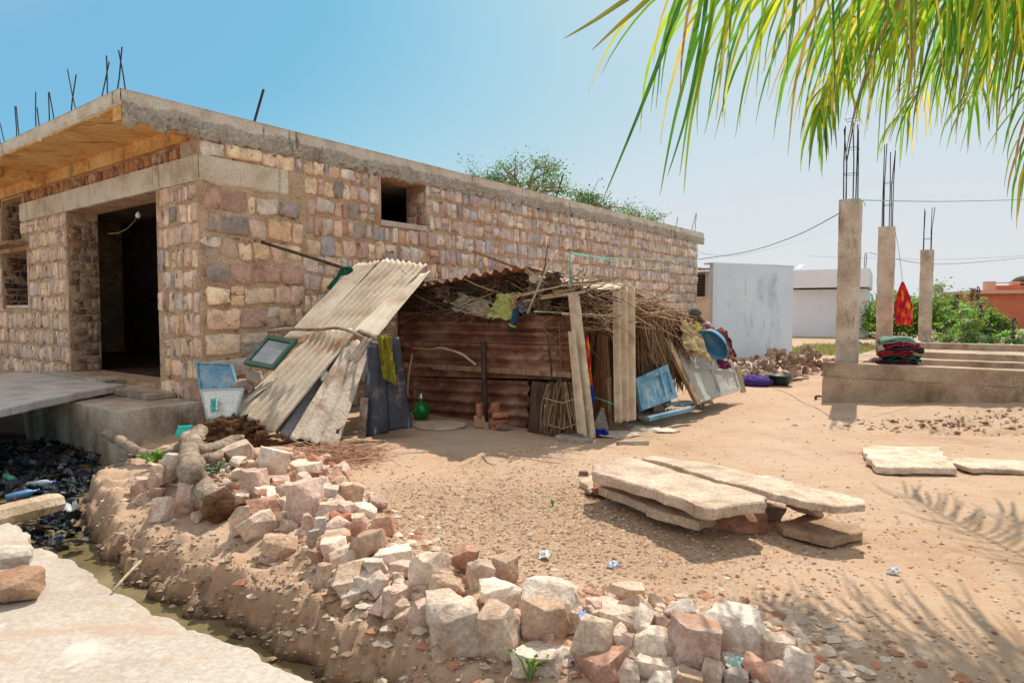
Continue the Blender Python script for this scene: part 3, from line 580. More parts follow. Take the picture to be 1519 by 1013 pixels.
# rebars on the roof
def rod(name, a, c, rr, parent, m='rebar'):
    mb = MB(); mid = (Vector(a) + Vector(c)) / 2 + Vector((rnd.gauss(0, .008), 0, 0)); mb.tube([a, mid, c], rr, 6); return mb.build(name, m, parent)
def fr(u, v): 
    c = CO - d1 * .8; s = s_of(u, -.8); q = B(-.8, s, 0); return P(u, v, q.y)
for (u0, v0, u1, v1) in ((-3, 172, 2, 221), (10, 216, 0, 183), (22, 158, 25, 208), (30, 206, 24, 158), (53, 137, 54, 197), (60, 194, 55, 160), (72, 138, 73, 187), (82, 183, 73, 137), (100, 103, 117, 168), (113, 111, 103, 174), (144, 156, 162, 92), (158, 83, 159, 148), (170, 150, 181, 70), (176, 75, 188, 137)):
    b0 = P(u1, v1, 1); lo_u = u1 if v1 > v0 else u0; lo = fr(u0, v0) if v0 > v1 else fr(u1, v1); hi = fr(u1, v1) if v0 > v1 else fr(u0, v0)
    lo.z = ZT - .05; rod('rebar', lo, hi, .0085, rf)
for u, vt, u2 in ((391, 133, 391), (836, 258, 833), (1005, 322, 1008), (1033, 316, 1031), (1033, 318, 1037)):
    q = B(t_of(u2), .2, 0); hi = P(u, vt, q.y); lo = Vector((q.x, q.y, ZT - .05)); rod('rebar', lo, hi, .018 if u < 900 else .01, rf)
# bulb on a wire in the doorway
lb = root('light_bulb', P(205, 321, 10.6), 'small white bulb on a thin wire just inside the doorway', 'bulb')
mb = MB(); c = P(205, 321, 10.6); mb.tube([c + Vector((0, 0, .07)), c + Vector((0, 0, .045)), c + Vector((0, 0, .0)), c + Vector((0, 0, -.035))], [.012, .03, .042, .01], 10); mb.build('bulb', 'glow_bulb', lb, True)
mb = MB(); mb.tube([c + Vector((0, 0, .07)), P(200, 328, 10.6), P(188, 340, 10.62), P(175, 346, 10.65), P(160, 347, 10.7)], .006, 5); mb.build('wire', 'wood', lb)
# ------------------------------------------------------------------ the lean-to shack
Q = Vector((.81, 8.35, 0))                        # its near right corner
def S(t, s, z): return Q + d1 * t + d2 * s + Vector((0, 0, z))
def onfront(u, v, off=0.):                        # point on the shack's front plane
    d = ray(u, v); n = d1; o = Q + d1 * off; k = (o - Vector((0, 0, H))).dot(n) / d.dot(n); return Vector((0, 0, H)) + d * k
def onside(u, v, off=0.):
    d = ray(u, v); n = d2; o = Q + d2 * off; k = (o - Vector((0, 0, H))).dot(n) / d.dot(n); return Vector((0, 0, H)) + d * k
shack = root('shack', S(0, 1.5, 0), 'ramshackle lean-to of rusty corrugated sheets and brushwood against the stone building', 'shack')
def cs(m, c, waves, amp, name='sheet', parent=None, **k):
    mb = MB(); sk = k.pop('skip', None)
    if sk: mb.skip = sk
    corr(mb, c, waves, amp, **k); return mb.build(name, m, parent, True)
fr_ = onfront
cs('rust_sheet', [fr_(596, 505), fr_(598, 557), fr_(850, 512), fr_(848, 563)], 3, .045, 'corrugated_wall', shack, seed=2, rag=.04)
cs('rust_sheet', [fr_(597, 461, .05), fr_(596, 508, .05), fr_(857, 466, .05), fr_(852, 514, .05)], 3.5, .045, 'corrugated_wall', shack, seed=3, rag=.05)
cs('rust_sheet', [fr_(604, 556, .1), fr_(606, 636, .1), fr_(786, 564, .1), fr_(782, 652, .1)], 5.5, .042, 'corrugated_wall', shack, seed=5, rag=.06)
cs('rust_sheet', [fr_(742, 468, -.03), fr_(742, 486, -.03), fr_(860, 466, -.03), fr_(860, 488, -.03)], 2, .015, 'corrugated_wall', shack, seed=5, rag=.06)
# boards and roof
mb = MB()
def bar(mb, a, c, w_, t_, jit=.004):
    a, c = Vector(a), Vector(c); d = (c - a).normalized(); x = d.cross(Vector((0, 0, 1))) if abs(d.z) < .95 else d.cross(Vector((0, 1, 0))); x.normalize(); y = d.cross(x)
    n = 6; vs = []
    for i in range(n + 1):
        p = a.lerp(c, i / n) + x * noise.noise(a + c * i * .3) * jit * 2
        for (i1, i2) in ((-1, -1), (1, -1), (1, 1), (-1, 1)):
            vs.append(p + x * i1 * w_ / 2 * (1 + .08 * noise.noise(Vector((i * .9, i1, w_ * 9)))) + y * i2 * t_ / 2)
    fs = [(3, 2, 1, 0), tuple(4 * n + k for k in range(4))]
    for i in range(n): fs += [(4 * i + k, 4 * i + (k + 1) % 4, 4 * i + 4 + (k + 1) % 4, 4 * i + 4 + k) for k in range(4)]
    mb.add(vs, fs)
bar(mb, fr_(600, 541, -.03), fr_(846, 556, -.03), .03, .07); bar(mb, fr_(596, 500, .14), fr_(850, 505, .14), .05, .05)
mb.build('cross_board', 'wood', shack)
# corner posts, hidden frame
for (t, s) in ((.12, .1), (.12, 3.0), (3.2, .15), (3.3, 3.0), (1.8, .12)):
    mb = MB(); mb.tube([S(t, s, 0), S(t + .02, s, .9), S(t, s, 1.85 if t < 3 else 1.5)], [.05, .045, .04], 8, .01); mb.build('post', 'bark', shack, True)
# roof sheets: rusty front one with its wavy eave showing, pale one beside it
cs('rust_sheet', [fr_(596, 428, -.25), fr_(779, 395, -.45), S(2.1, 3.7, 2.0), S(2.3, .95, 2.02)], 13, .03, 'roof_sheet', shack, seed=7, nv=14, rag=.06)
cs('tan_sheet', [fr_(776, 395, -.2), fr_(775, 407, -.2) + Vector((.12, -.05, -.12)), onside(930, 425, .2) + Vector((0, 0, .02)), onside(905, 432, -.12)], 2.2, .02, 'roof_sheet', shack, seed=9, nv=14, rag=.02)
cs('tan_sheet', [fr_(778, 396, -.2), onside(915, 428, .25), S(2.4, 1.2, 2.0), S(3.4, .9, 1.8)], 6, .02, 'roof_sheet', shack, seed=19, nv=14, rag=.02)
cs('rust_sheet', [S(2.0, 3.6, 2.0), S(2.2, .6, 2.0), S(3.6, 3.4, 1.9), S(3.4, .4, 1.7)], 12, .022, 'roof_sheet', shack, seed=12, nv=14)
cs('rust_sheet', [fr_(597, 421, -.12), fr_(672, 413, -.12), S(1.9, 4.2, 2.0), S(1.9, 2.6, 2.0)], 8, .02, 'roof_sheet', shack, seed=14, nv=10, rag=.06)
# dark brushwood stuffed under the eave and along the side wall: a part of the shack
def twigs(mb, n, pf, lf, df, rad, pal, r, seg=3, curl=.1):
    for _ in range(n):
        p = Vector(pf(r)); l = lf(r); d = Vector(df(r)).normalized(); pts = [p]; k = Vector((r.gauss(0, curl), r.gauss(0, curl), r.gauss(0, curl)))
        for i in range(seg): d = (d + k).normalized(); pts.append(pts[-1] + d * l / seg)
        c = r.choice(pal); q = r.uniform(.7, 1.2); rr = rad * r.uniform(.6, 1.5)
        mb.tube(pts, [rr, rr, rr * .9, rr * .5][:seg + 1] if seg == 3 else rr, 3, 0, tuple(i * q for i in c))
DRY = [(.42, .28, .16), (.3, .18, .1), (.5, .36, .22), (.22, .12, .07), (.36, .22, .12)]
DARKT = [(.12, .07, .04), (.2, .11, .06), (.07, .04, .03), (.28, .17, .1)]
r = random.Random(8)
mb = MB(); twigs(mb, 170, lambda r: S(r.uniform(-.1, .3), r.uniform(-.1, 1.5), r.uniform(1.7, 1.97)), lambda r: r.uniform(.2, .7), lambda r: d2 * r.gauss(0, 1) + d1 * r.gauss(0, .4) + Vector((0, 0, r.gauss(0, .25))), .009, DRY + DARKT, r); twigs(mb, 1100, lambda r: S(r.uniform(-.08, .35), r.uniform(.0, 3.3), r.uniform(1.5, 1.88)), lambda r: r.uniform(.2, .6), lambda r: d2 * r.gauss(0, 1) + d1 * r.gauss(0, .4) + Vector((0, 0, r.gauss(0, .3))), .008, DARKT, r)
mb.build('brushwood', 'dry_stem', shack)
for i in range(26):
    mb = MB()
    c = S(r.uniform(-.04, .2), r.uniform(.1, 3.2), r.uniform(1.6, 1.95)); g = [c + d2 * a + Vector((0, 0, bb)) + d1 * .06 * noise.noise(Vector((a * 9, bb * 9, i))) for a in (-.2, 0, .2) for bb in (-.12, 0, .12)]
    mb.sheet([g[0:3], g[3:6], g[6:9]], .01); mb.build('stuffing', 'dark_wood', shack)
# dark screen added to keep the inside in shade, side wall of reeds
mb = MB(); mb.box8([S(.3, .25, 0), S(.34, .25, 0), S(.34, 3.6, 0), S(.3, 3.6, 0), S(.3, .25, 1.9), S(.34, .25, 1.9), S(.34, 3.6, 1.9), S(.3, 3.6, 1.9)]); mb.build('shade_screen', 'dark_wood', shack)
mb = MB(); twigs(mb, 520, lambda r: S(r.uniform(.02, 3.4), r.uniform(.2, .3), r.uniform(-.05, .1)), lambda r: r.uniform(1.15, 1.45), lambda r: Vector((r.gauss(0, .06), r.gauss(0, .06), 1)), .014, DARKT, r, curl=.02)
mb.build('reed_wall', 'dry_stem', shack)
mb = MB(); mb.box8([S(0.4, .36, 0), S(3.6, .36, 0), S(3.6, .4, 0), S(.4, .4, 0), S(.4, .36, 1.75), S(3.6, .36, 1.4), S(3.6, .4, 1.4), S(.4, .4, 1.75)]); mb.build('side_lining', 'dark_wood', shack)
mb = MB(); twigs(mb, 1000, lambda r: (lambda t: S(t, r.uniform(-.12, .6), 1.86 - .15 * max(0, t - 1) + r.uniform(-.3, .0)))(r.uniform(.9, 2.9)), lambda r: r.uniform(.3, .75), lambda r: d1 * r.uniform(.3, 1.1) + d2 * r.gauss(-.1, .4) + Vector((0, 0, r.uniform(-.7, .0))), .009, DRY, r)
mb.build('thatch_ridge', 'dry_stem', shack)
mb = MB(); twigs(mb, 1800, lambda r: (lambda t: S(t, r.uniform(-.28, -.05), r.uniform(1.25, 1.82) - max(0, t - 1) * .14))(r.uniform(1.3, 3.3)), lambda r: r.uniform(.3, .8), lambda r: Vector((r.gauss(0, .16), r.gauss(0, .16), -1)), .008, DRY, r, curl=.06)
mb.build('hanging_thatch', 'dry_stem', shack)
mb = MB(); twigs(mb, 260, lambda r: S(r.uniform(.15, 1.2), r.uniform(-.12, .3), r.uniform(1.35, 1.82)), lambda r: r.uniform(.3, .7), lambda r: d1 * r.gauss(.6, .6) + d2 * r.gauss(0, .7) + Vector((0, 0, r.gauss(-.1, .3))), .008, DRY, r)
mb.build('side_brushwood', 'dry_stem', shack)
mb = MB()
for a, c in (((676, 460), (700, 404)), ((640, 444), (760, 452))): pass
for a_ in ((fr_(660, 446, -.1), fr_(712, 462, -.12), .05, .03), (fr_(776, 447, -.15), fr_(866, 433, -.1), .04, .03), (onside(835, 465), onside(905, 472), .03, .03)): mb = MB(); bar(mb, *a_); mb.build('loose_stick', 'pale_wood', shack)
# ------------------------------------------------------------------ rods, poles
def pole(name, a, c, rr, m, label, cat, group=None, jit=.006, n=7, mids=()):
    mb = MB(); pts = [Vector(a)] + [Vector(q) for q in mids] + [Vector(c)]
    if len(pts) == 2: pts = [pts[0].lerp(pts[1], k / 4) for k in range(5)]
    mb.tube(pts, rr if isinstance(rr, (list, tuple)) else rr, n, jit); return T_(mb.build(name, m, None, True), label, cat, group)
def smooth_pts(p, n=5):
    p = [Vector(q) for q in p]; out = []
    for i in range(len(p) - 1):
        p0, p1, p2, p3 = p[max(i - 1, 0)], p[i], p[i + 1], p[min(i + 2, len(p) - 1)]
        for k in range(n):
            t = k / n; out.append(.5 * ((2 * p1) + (p2 - p0) * t + (2 * p0 - 5 * p1 + 4 * p2 - p3) * t * t + (3 * p1 - p0 - 3 * p2 + p3) * t ** 3))
    return out + [p[-1]]
def stick(name, pts, r0, r1, m, label, cat, group=None, jit=.01, n=8, per=5, parent=None):
    q = smooth_pts(pts, per if r0 < .045 else 12); k = len(q) - 1; mb = MB(); mb.tube(q, [lerp(r0, r1, i / k) for i in range(k + 1)], n, jit)
    o = mb.build(name, m, parent, True); return T_(o, label, cat, group) if label else o
pole('pole', B(t_of(379), -.2, 0) + Vector((0, 0, P(379, 359, B(t_of(379), -.2, 0).y).z)), P(520, 401, 8.9), .025, 'dark_wood', 'long dark pole leaning from the stone wall to the leaning corrugated sheets', 'pole')
pole('pole', P(701, 372, 8.7), P(800, 409, 8.9), .022, 'wood', 'reddish bamboo pole lying up over the shack roof ridge', 'pole')
pole('thin_pole', P(779 + 3, 465, 8.15), P(792 + 35, 372, 8.2), .014, 'pale_wood', 'thin upright pole tied with green string by the shack corner', 'pole', mids=(P(803, 415, 8.2),))
pole('roof_stick', P(846, 436, 8.6), P(905, 470, 9.0), .012, 'pale_wood', 'thin crooked stick lying across the brushwood behind the leaning grey sheets', 'stick', mids=(P(880, 448, 8.7),))
pole('roof_stick', P(858, 420, 9.0), P(912, 433, 9.1), .013, 'pale_wood', 'pale stick lying on the thatch just left of the tall grey sheet', 'stick')
# ------------------------------------------------------------------ leaning sheets (left of the shack)
cs('tan_sheet', [P(569, 384, 10.4), P(634, 393, 10.05), P(459, 497, 9.1), P(532, 494, 8.75)], 8, .028, 'corrugated_sheet', None, seed=21, rag=.03)
T_(bpy.data.objects['corrugated_sheet'], 'wide pale corrugated sheet at the top of the leaning stack, ending at the branch', 'metal sheet')
def lab(o, l, c, g=None): return T_(o, l, c, g)
lab(cs('tan_sheet', [P(528, 392, 10.6), P(563, 387, 10.5), P(416, 505, 9.3), P(458, 502, 9.18)], 6, .016, 'corrugated_sheet', None, seed=23, rag=.04), 'narrow rusty-topped corrugated sheet left of the widest pale one', 'metal sheet')
lab(cs('tan_sheet', [P(603, 414, 9.9), P(639, 402, 9.8), P(526, 488, 8.7), P(558, 502, 8.5)], 3, .01, 'corrugated_sheet', None, seed=25, rag=.03), 'smooth pale sheet at the right edge of the leaning stack above the dark opening', 'metal sheet')
lab(cs('tan_sheet', [P(470, 488, 9.05), P(532, 489, 8.7), P(340, 612, 7.75), P(408, 642, 7.5)], 7, .032, 'corrugated_sheet', None, seed=27, rag=.03, nv=30), 'pale corrugated sheet sloping down to the rubble heap below the curved branch', 'metal sheet')
lab(cs('grey_sheet', [P(519, 398, 10.7), P(541, 391, 10.65), P(404, 520, 9.35), P(440, 512, 9.3)], 4, .014, 'corrugated_sheet', None, seed=29), 'bluish grey corrugated sheet at the left edge of the leaning stack', 'metal sheet')
lab(cs('grey_sheet', [P(497, 517, 8.9), P(532, 520, 8.7), P(405, 640, 7.72), P(470, 660, 7.6)], 4, .03, 'corrugated_sheet', None, seed=31, nv=26), 'shaded grey corrugated sheet underneath the torn one', 'metal sheet')
lab(cs('torn_sheet', [P(518, 503, 8.6), P(549, 512, 8.45), P(430, 650, 7.3), P(499, 662, 7.25)], 2.4, .034, 'torn_sheet', None, seed=33, rag=.12, nv=34, prof='trap', skip=lambda u, v: (u - .86) ** 2 * 3 + (v - .84) ** 2 * 9 < .008 + .004 * sin(u * 40)), 'torn weathered sheet with a hole near its foot at the right of the leaning stack', 'metal sheet')
lab(cs('torn_sheet', [P(540, 500, 8.35), P(552, 503, 8.3), P(516, 532, 8.25), P(530, 540, 8.2)], 2, .015, 'sheet_scrap', None, seed=35, rag=.1, nv=8), 'small torn scrap of sheet metal hooked under the right end of the curved branch', 'sheet scrap')
lab(cs('tan_sheet', [P(396, 566, 8.2), P(412, 562, 8.1), P(315, 620, 7.8), P(342, 618, 7.7)], 3, .012, 'sheet_strip', None, seed=37, rag=.06), 'narrow pinkish strip of sheeting left of the sloping corrugated sheet', 'sheet scrap')
lab(cs('dark_panel', [P(545, 512, 8.2), P(568, 508, 8.2), P(536, 650, 7.95), P(577, 642, 8.05)], 1.5, .02, 'dark_panel', None, seed=41, prof='trap'), 'dark streaked metal panel with a pale stripe leaning left of the olive cloth', 'panel')
lab(cs('dark_panel', [P(566, 503, 8.3), P(592, 500, 8.3), P(576, 640, 8.1), P(612, 634, 8.2)], 1, .012, 'dark_panel', None, seed=43), 'dark bluish metal panel leaning behind the olive cloth', 'panel')
mb = MB(); drape(mb, [P(559, 497, 8.1), P(580, 500, 8.12), P(568, 560, 8.02), P(588, 572, 8.02)], 2.3, .02, nu=30, nv=24, seed=3, rag=.09, wrk=.045); lab(mb.build('cloth', 'cloth', None, True, (.28, .25, .02)), 'olive yellow cloth hanging over the dark leaning panels', 'cloth')
stick('branch', [P(398, 492, 9.1), P(430, 488, 9.05), P(470, 489, 8.9), P(503, 487, 8.7), P(534, 498, 8.45), P(548, 507, 8.3), P(578, 511, 8.1)], .028, .016, 'bark', 'long crooked peeled branch lying across the leaning corrugated sheets', 'branch')
mb = MB(); bar(mb, P(392, 563, 8.3), P(457, 497, 9.05), .11, .035); lab(mb.build('plank', 'wood'), 'brown plank leaning beside the green window frame', 'plank')
# green window frame
def frame_on(c, wfr, th, m, name, parent, color=None):
    c = [Vector(p) for p in c]; n = (c[1] - c[0]).cross(c[2] - c[0]).normalized(); mb = MB()
    W, Hh = (c[1] - c[0]).length, (c[2] - c[0]).length; a, b2 = wfr / W, wfr / Hh
    for (u0, u1, v0, v1) in ((0, 1, 0, b2), (0, 1, 1 - b2, 1), (0, a, b2, 1 - b2), (1 - a, 1, b2, 1 - b2)):
        q = [bil(c, u0, v0), bil(c, u1, v0), bil(c, u1, v1), bil(c, u0, v1)]; mb.box8([p + n * th / 2 for p in q] + [p - n * th / 2 for p in q])
    return mb.build(name, m, parent, False, color)
def pane_on(c, inset, off, th, m, name, parent, color=None):
    c = [Vector(p) for p in c]; n = (c[1] - c[0]).cross(c[2] - c[0]).normalized(); a = inset / (c[1] - c[0]).length; b2 = inset / (c[2] - c[0]).length
    q = [bil(c, a, b2) + n * off, bil(c, 1 - a, b2) + n * off, bil(c, 1 - a, 1 - b2) + n * off, bil(c, a, 1 - b2) + n * off]; mb = MB(); mb.box8([p + n * th / 2 for p in q] + [p - n * th / 2 for p in q]); return mb.build(name, m, parent, False, color)
c = [P(399, 498, 8.3), P(441, 506, 8.0), P(362, 540, 8.05), P(405, 548, 7.75)]
g = root('window_frame', c[2], 'small green wooden window frame lying on the stones by the plank', 'window frame')
frame_on(c, .055, .05, 'painted', 'frame', g, (.05, .12, .08)); pane_on(c, .07, 0, .01, 'grey_sheet', 'pane', g)
c = [P(292, 537, 8.35), P(344, 541, 8.15), P(298, 583, 8.1), P(355, 581, 7.95)]
g = root('cabinet_door', c[2], 'small faded blue metal door leaning on the building corner', 'cabinet door')
frame_on(c, .025, .05, 'bluepaint', 'rim', g); pane_on(c, .02, 0, .012, 'bluepaint', 'panel', g)
c = [P(297, 578, 7.95), P(362, 576, 7.8), P(308, 622, 7.7), P(350, 618, 7.6)]
g = root('cabinet_door', c[2], 'whitish shallow tray-like panel leaning in front of the faded blue door', 'panel')
frame_on(c, .025, .03, 'painted', 'rim', g, (.5, .56, .56)); pane_on(c, .02, .0, .012, 'painted', 'panel', g, (.82, .78, .7))
mb = MB(); drape(mb, [P(312, 592, 7.75), P(322, 590, 7.75), P(313, 612, 7.6), P(322, 610, 7.6)], 1, .01, nu=8, nv=8); lab(mb.build('plastic_scrap', 'plastic', None, True, (.05, .3, .26)), 'turquoise plastic scrap by the whitish tray panel', 'plastic scrap')
mb = MB(); bar(mb, P(541, 590, 8.0), P(536, 650, 7.9), .09, .03); lab(mb.build('board', 'bark'), 'short broken brown board standing left of the dark panels', 'board')
# green glazed pot
c = fr_(625, 625, -.35); c.z = T(c.x, c.y, False)
g = root('pot', c, 'round shiny green pot with a silver neck in front of the corrugated wall', 'pot')
mb = MB(); prof = [(.0, .0), (.06, .0), (.11, .04), (.137, .12), (.125, .19), (.08, .235), (.035, .26)]
def lathe(mb, c, prof, n=20, tilt=None):
    vs = []; 
    for rr, z in prof:
        for k in range(n): vs.append(c + Vector((rr * cos(2 * pi * k / n), rr * sin(2 * pi * k / n), z)))
    m_ = len(prof); mb.add(vs, [(i * n + k, i * n + (k + 1) % n, (i + 1) * n + (k + 1) % n, (i + 1) * n + k) for i in range(m_ - 1) for k in range(n)] + [tuple(range(n - 1, -1, -1)), tuple((m_ - 1) * n + k for k in range(n))])
lathe(mb, c, prof); mb.build('body', 'green_glaze', g, True)
mb = MB(); lathe(mb, c, [(.036, .258), (.032, .3), (.045, .31), (.04, .34), (.02, .35), (.024, .38), (.0, .385)], 14); mb.build('neck', 'metal', g, True)
def disk(name, u, v, rad, th, m, label, cat, color=None, sq=.9, z=None, rotx=0, seed=1):
    c = GT(u, v); mb = MB(); n = 26; poly = [(c.x + rad * cos(2 * pi * k / n) * (1 + .06 * noise.noise(Vector((cos(k * .24) * 2, sin(k * .24) * 2, seed)))), c.y + rad * sq * sin(2 * pi * k / n)) for k in range(n)]
    z0 = T(c.x, c.y, False) if z is None else z; rough_prism(mb, poly, z0, z0 + th, seed, .01, .06); return lab(mb.build(name, m, None, False, color), label, cat)
disk('mat', 652, 632, .36, .03, 'asbestos', 'thin round mat lying before the corrugated wall near the green pot', 'mat', seed=3)
disk('stone_disk', 852, 653, .23, .055, 'slab_stone', 'flat round grey stone at the foot of the leaning grey sheets', 'stone', (.75, .8, .85), seed=4)
# post, bricks, board and broom in front of the wall
pole('post', fr_(720, 642, -.22) , fr_(717, 506, -.14), .045, 'dark_wood', 'upright dark timber post with a pale top in front of the corrugated wall', 'post', n=5)
def brick(name, u, v, w_, d_, h_, rot, color, label, cat='brick', dz=0., off=-.3, grp=None, kind='slab'):
    c = fr_(u, v, off); zb = max(T(c.x, c.y, False), c.z - .01) + dz
    return lab(place_rock(name, c.x, c.y, zb, w_, d_, h_, int(u * 3 + v), kind, rot, color, 'rock', detail=8), label, cat, grp)
bc = (.42, .16, .1)
brick('brick', 712, 640, .16, .12, .17, .3, (.5, .3, .22), 'squarish pinkish stone left of the foot of the dark timber post', 'stone')
brick('brick', 741, 640, .24, .14, .08, .1, bc, 'lowest red brick of the little stack right of the timber post')
brick('brick', 740, 628, .26, .14, .07, -.1, bc, 'second red brick of the little stack right of the timber post')
brick('brick', 741, 618, .22, .14, .07, .3, (.5, .22, .13), 'third red brick of the little stack right of the timber post')
brick('brick', 735, 610, .13, .12, .13, .6, (.4, .15, .1), 'rounded reddish stone topping the little brick stack', 'stone')
brick('brick', 711, 619, .15, .1, .2, 1.2, (.45, .2, .13), 'pinkish slanting brick on the stone left of the timber post')
brick('stone', 745, 652, .2, .15, .08, .5, (.36, .26, .2), 'low brown stone in front of the little brick stack', 'stone')
brick('stone', 722, 648, .1, .1, .08, 0, (.5, .38, .28), 'tan fist-sized stone at the foot of the timber post', 'stone')
mb = MB(); c = [fr_(789, 566, -.12), fr_(810, 568, -.12), fr_(782, 650, -.2), fr_(808, 652, -.2)]; corr(mb, c, 1, .01, th=.02); lab(mb.build('board', 'dark_wood', None, True), 'brown board leaning between the corrugated wall and the broom bundle', 'board')
pole('stake', fr_(812, 646, -.22), fr_(809, 600, -.2), .018, 'pale_wood', 'short pale stake beside the broom bundle', 'stake')
mb = MB(); rr_ = random.Random(4)
for _ in range(330):
    u = rr_.uniform(806, 862); s_ = (u - 834) / 30; a = fr_(834 + s_ * 22 + rr_.gauss(0, 3), rr_.uniform(566, 580), -.1 - rr_.random() * .12); c = fr_(u + rr_.gauss(0, 4), rr_.uniform(630, 646), -.15 - rr_.random() * .2)
    k = rr_.choice(DRY + DARKT); mb.tube([a, a.lerp(c, .5) + Vector((rr_.gauss(0, .02), 0, 0)), c], .006, 3, 0, k)
for k_ in (590, 628): mb.tube([fr_(806, k_, -.3), fr_(835, k_ + 8, -.34), fr_(862, k_ - 2, -.3)], .007, 4, 0, (.45, .33, .2))
lab(mb.build('broom_bundle', 'dry_stem'), 'standing bundle of thin dry twigs tied with withies under the corrugated wall', 'twig bundle')
stick('branch', [fr_(612, 516, -.12), fr_(640, 518, -.15), fr_(655, 516, -.15), fr_(682, 524, -.17), fr_(697, 534, -.16), fr_(706, 541, -.16)], .014, .02, 'pale_wood', 'pale crooked branch held across the corrugated wall', 'branch', jit=.004)
stick('branch', [fr_(604, 602, -.3), fr_(606, 560, -.28), fr_(612, 524, -.26)], .018, .012, 'pale_wood', 'thin bowed stick standing between the dark panels and the green pot', 'stick', jit=.003)
# sheets and cloths under the eave
mb = MB(); drape(mb, [fr_(680, 434, -.16), fr_(725, 446, -.18), fr_(673, 461, -.16), fr_(733, 474, -.18)], 1.5, .02, wrk=.05, rag=.2); lab(mb.build('torn_cloth', 'cloth', None, True, (.5, .4, .28)), 'torn beige cloth with holes stuffed under the shack eave', 'cloth')
mb = MB(); drape(mb, [fr_(737, 436, -.22), fr_(772, 434, -.22), fr_(724, 470, -.2), fr_(758, 475, -.22)], 2, .02, wrk=.04, rag=.1); lab(mb.build('sack', 'cloth', None, True, (.62, .64, .22)), 'pale yellow-green sack stuffed under the shack eave', 'sack')
mb = MB(); drape(mb, [fr_(759, 436, -.25), fr_(765, 434, -.25), fr_(757, 462, -.25), fr_(764, 462, -.25)], 1, .01, nu=8, nv=12); lab(mb.build('strap', 'cloth', None, True, (.55, .3, .2)), 'pinkish brown strip hanging at the right edge of the yellow sack', 'cloth')
g = root('sock', fr_(762, 490, -.28), 'dark blue sock with a yellow stripe hanging under the shack eave', 'sock')
mb = MB(); mb.tube([fr_(764, 459, -.26), fr_(765, 468, -.28), fr_(762, 478, -.28), fr_(758, 488, -.28)], [.035, .045, .05, .055], 10, .01); mb.build('fabric', 'cloth', g, True, (.02, .08, .13))
mb = MB(); a = fr_(761, 481, -.28); b_ = fr_(760, 483.5, -.28); mb.tube([a, b_], .054, 12); mb.build('stripe', 'cloth', g, True, (.6, .5, .02))
for i, (u, v, w2, cc, l) in enumerate(((776, 455, .2, (.45, .45, .46), 'crumpled grey rag under the eave right of the yellow sack'), (805, 452, .22, (.3, .19, .11), 'brown crumpled rag under the eave near the shack corner'), (632, 447, .3, (.12, .06, .04), 'dark brown bundle of rags under the left end of the eave'), (874, 447, .26, (.42, .3, .22), 'pinkish beige rag lying on the brushwood right of the shack corner'))):
    c = fr_(u, v, -.12) if u < 860 else onside(u, v, .1); mb = MB(); drape(mb, [c + Vector((-w2 / 2, 0, w2 * .35)), c + Vector((w2 / 2, 0, w2 * .35)), c + Vector((-w2 / 2, -.03, -w2 * .35)), c + Vector((w2 / 2, -.03, -w2 * .35))], 2.5, .03, wrk=.07, seed=i + 3, rag=.18); lab(mb.build('rag', 'cloth', None, True, cc), l, 'rag')
rgn = random.Random(50)
for i, (s_, z_, cc, l) in enumerate(((2.75, 1.8, (.2, .12, .08), 'brown crumpled rag at the far left end of the shack eave'), (2.2, 1.86, (.34, .24, .16), 'tan rag stuffed left of the torn beige cloth'), (1.0, 1.98, (.12, .07, .05), 'dark rag wad right above the yellow sack'), (.55, 1.9, (.42, .35, .28), 'pale brown rag between the grey rag and the corner brushwood'), (.3, 2.0, (.22, .13, .08), 'rust brown rag at the top of the corner brushwood'))):
    c = S(-.1, s_, z_); w2 = rgn.uniform(.22, .34); mb = MB(); drape(mb, [c + d2 * w2 * .5 + Vector((0, 0, .09)), c - d2 * w2 * .5 + Vector((0, 0, .08)), c + d2 * w2 * .5 + Vector((0, 0, -.09)), c - d2 * w2 * .5 + Vector((0, 0, -.1))], 2.5, .03, wrk=.08, seed=i + 23, rag=.2); lab(mb.build('rag', 'cloth', None, True, cc), l, 'rag')
for i, (a_, b_, l) in enumerate(((S(-.2, 2.6, 2.02), S(-.1, .9, 2.1), 'long thin stick lying along the rusty roof edge'), (S(-.25, .7, 1.78), S(-.1, -.5, 1.92), 'short stick poking out above the corner cement sheets'), (S(-.1, .3, 2.1), S(.9, -.35, 1.9), 'bent stick lying from the roof towards the broad cement sheet'), (S(.9, -.2, 1.95), S(2.3, -.3, 1.62), 'long pale stick lying over the thatch beside the broad cement sheet'))):
    stick('roof_stick', [a_, lerp(a_, b_, .5) + Vector((0, 0, .05 * (i % 2))), b_], .013, .009, 'pale_wood', l, 'stick', n=6, jit=.006)
# tall leaning fibre-cement sheets
def asb(cn, wv, label, seed):
    mb = MB(); corr(mb, cn, wv, .03, th=.012, nv=30, seed=seed, rag=.04); lab(mb.build('cement_sheet', 'asbestos', None, True), label, 'cement sheet')
asb([P(843, 436, 8.2), P(859, 438, 8.2), P(863, 651, 7.95), P(884, 650, 7.9)], 1.1, 'tall narrow grey-brown corrugated cement sheet leaning at the shack corner', 3)
asb([P(843, 492, 8.05), P(853, 490, 8.05), P(857, 644, 7.9), P(871, 649, 7.85)], 1.0, 'shorter cement sheet in front of the narrow one at the shack corner', 5)
asb([P(909, 427, 8.55), P(941, 430, 8.62), P(912, 628, 8.4), P(943, 622, 8.5)], 3, 'broad upright corrugated cement sheet with three ridges leaning on the side of the shack', 7)
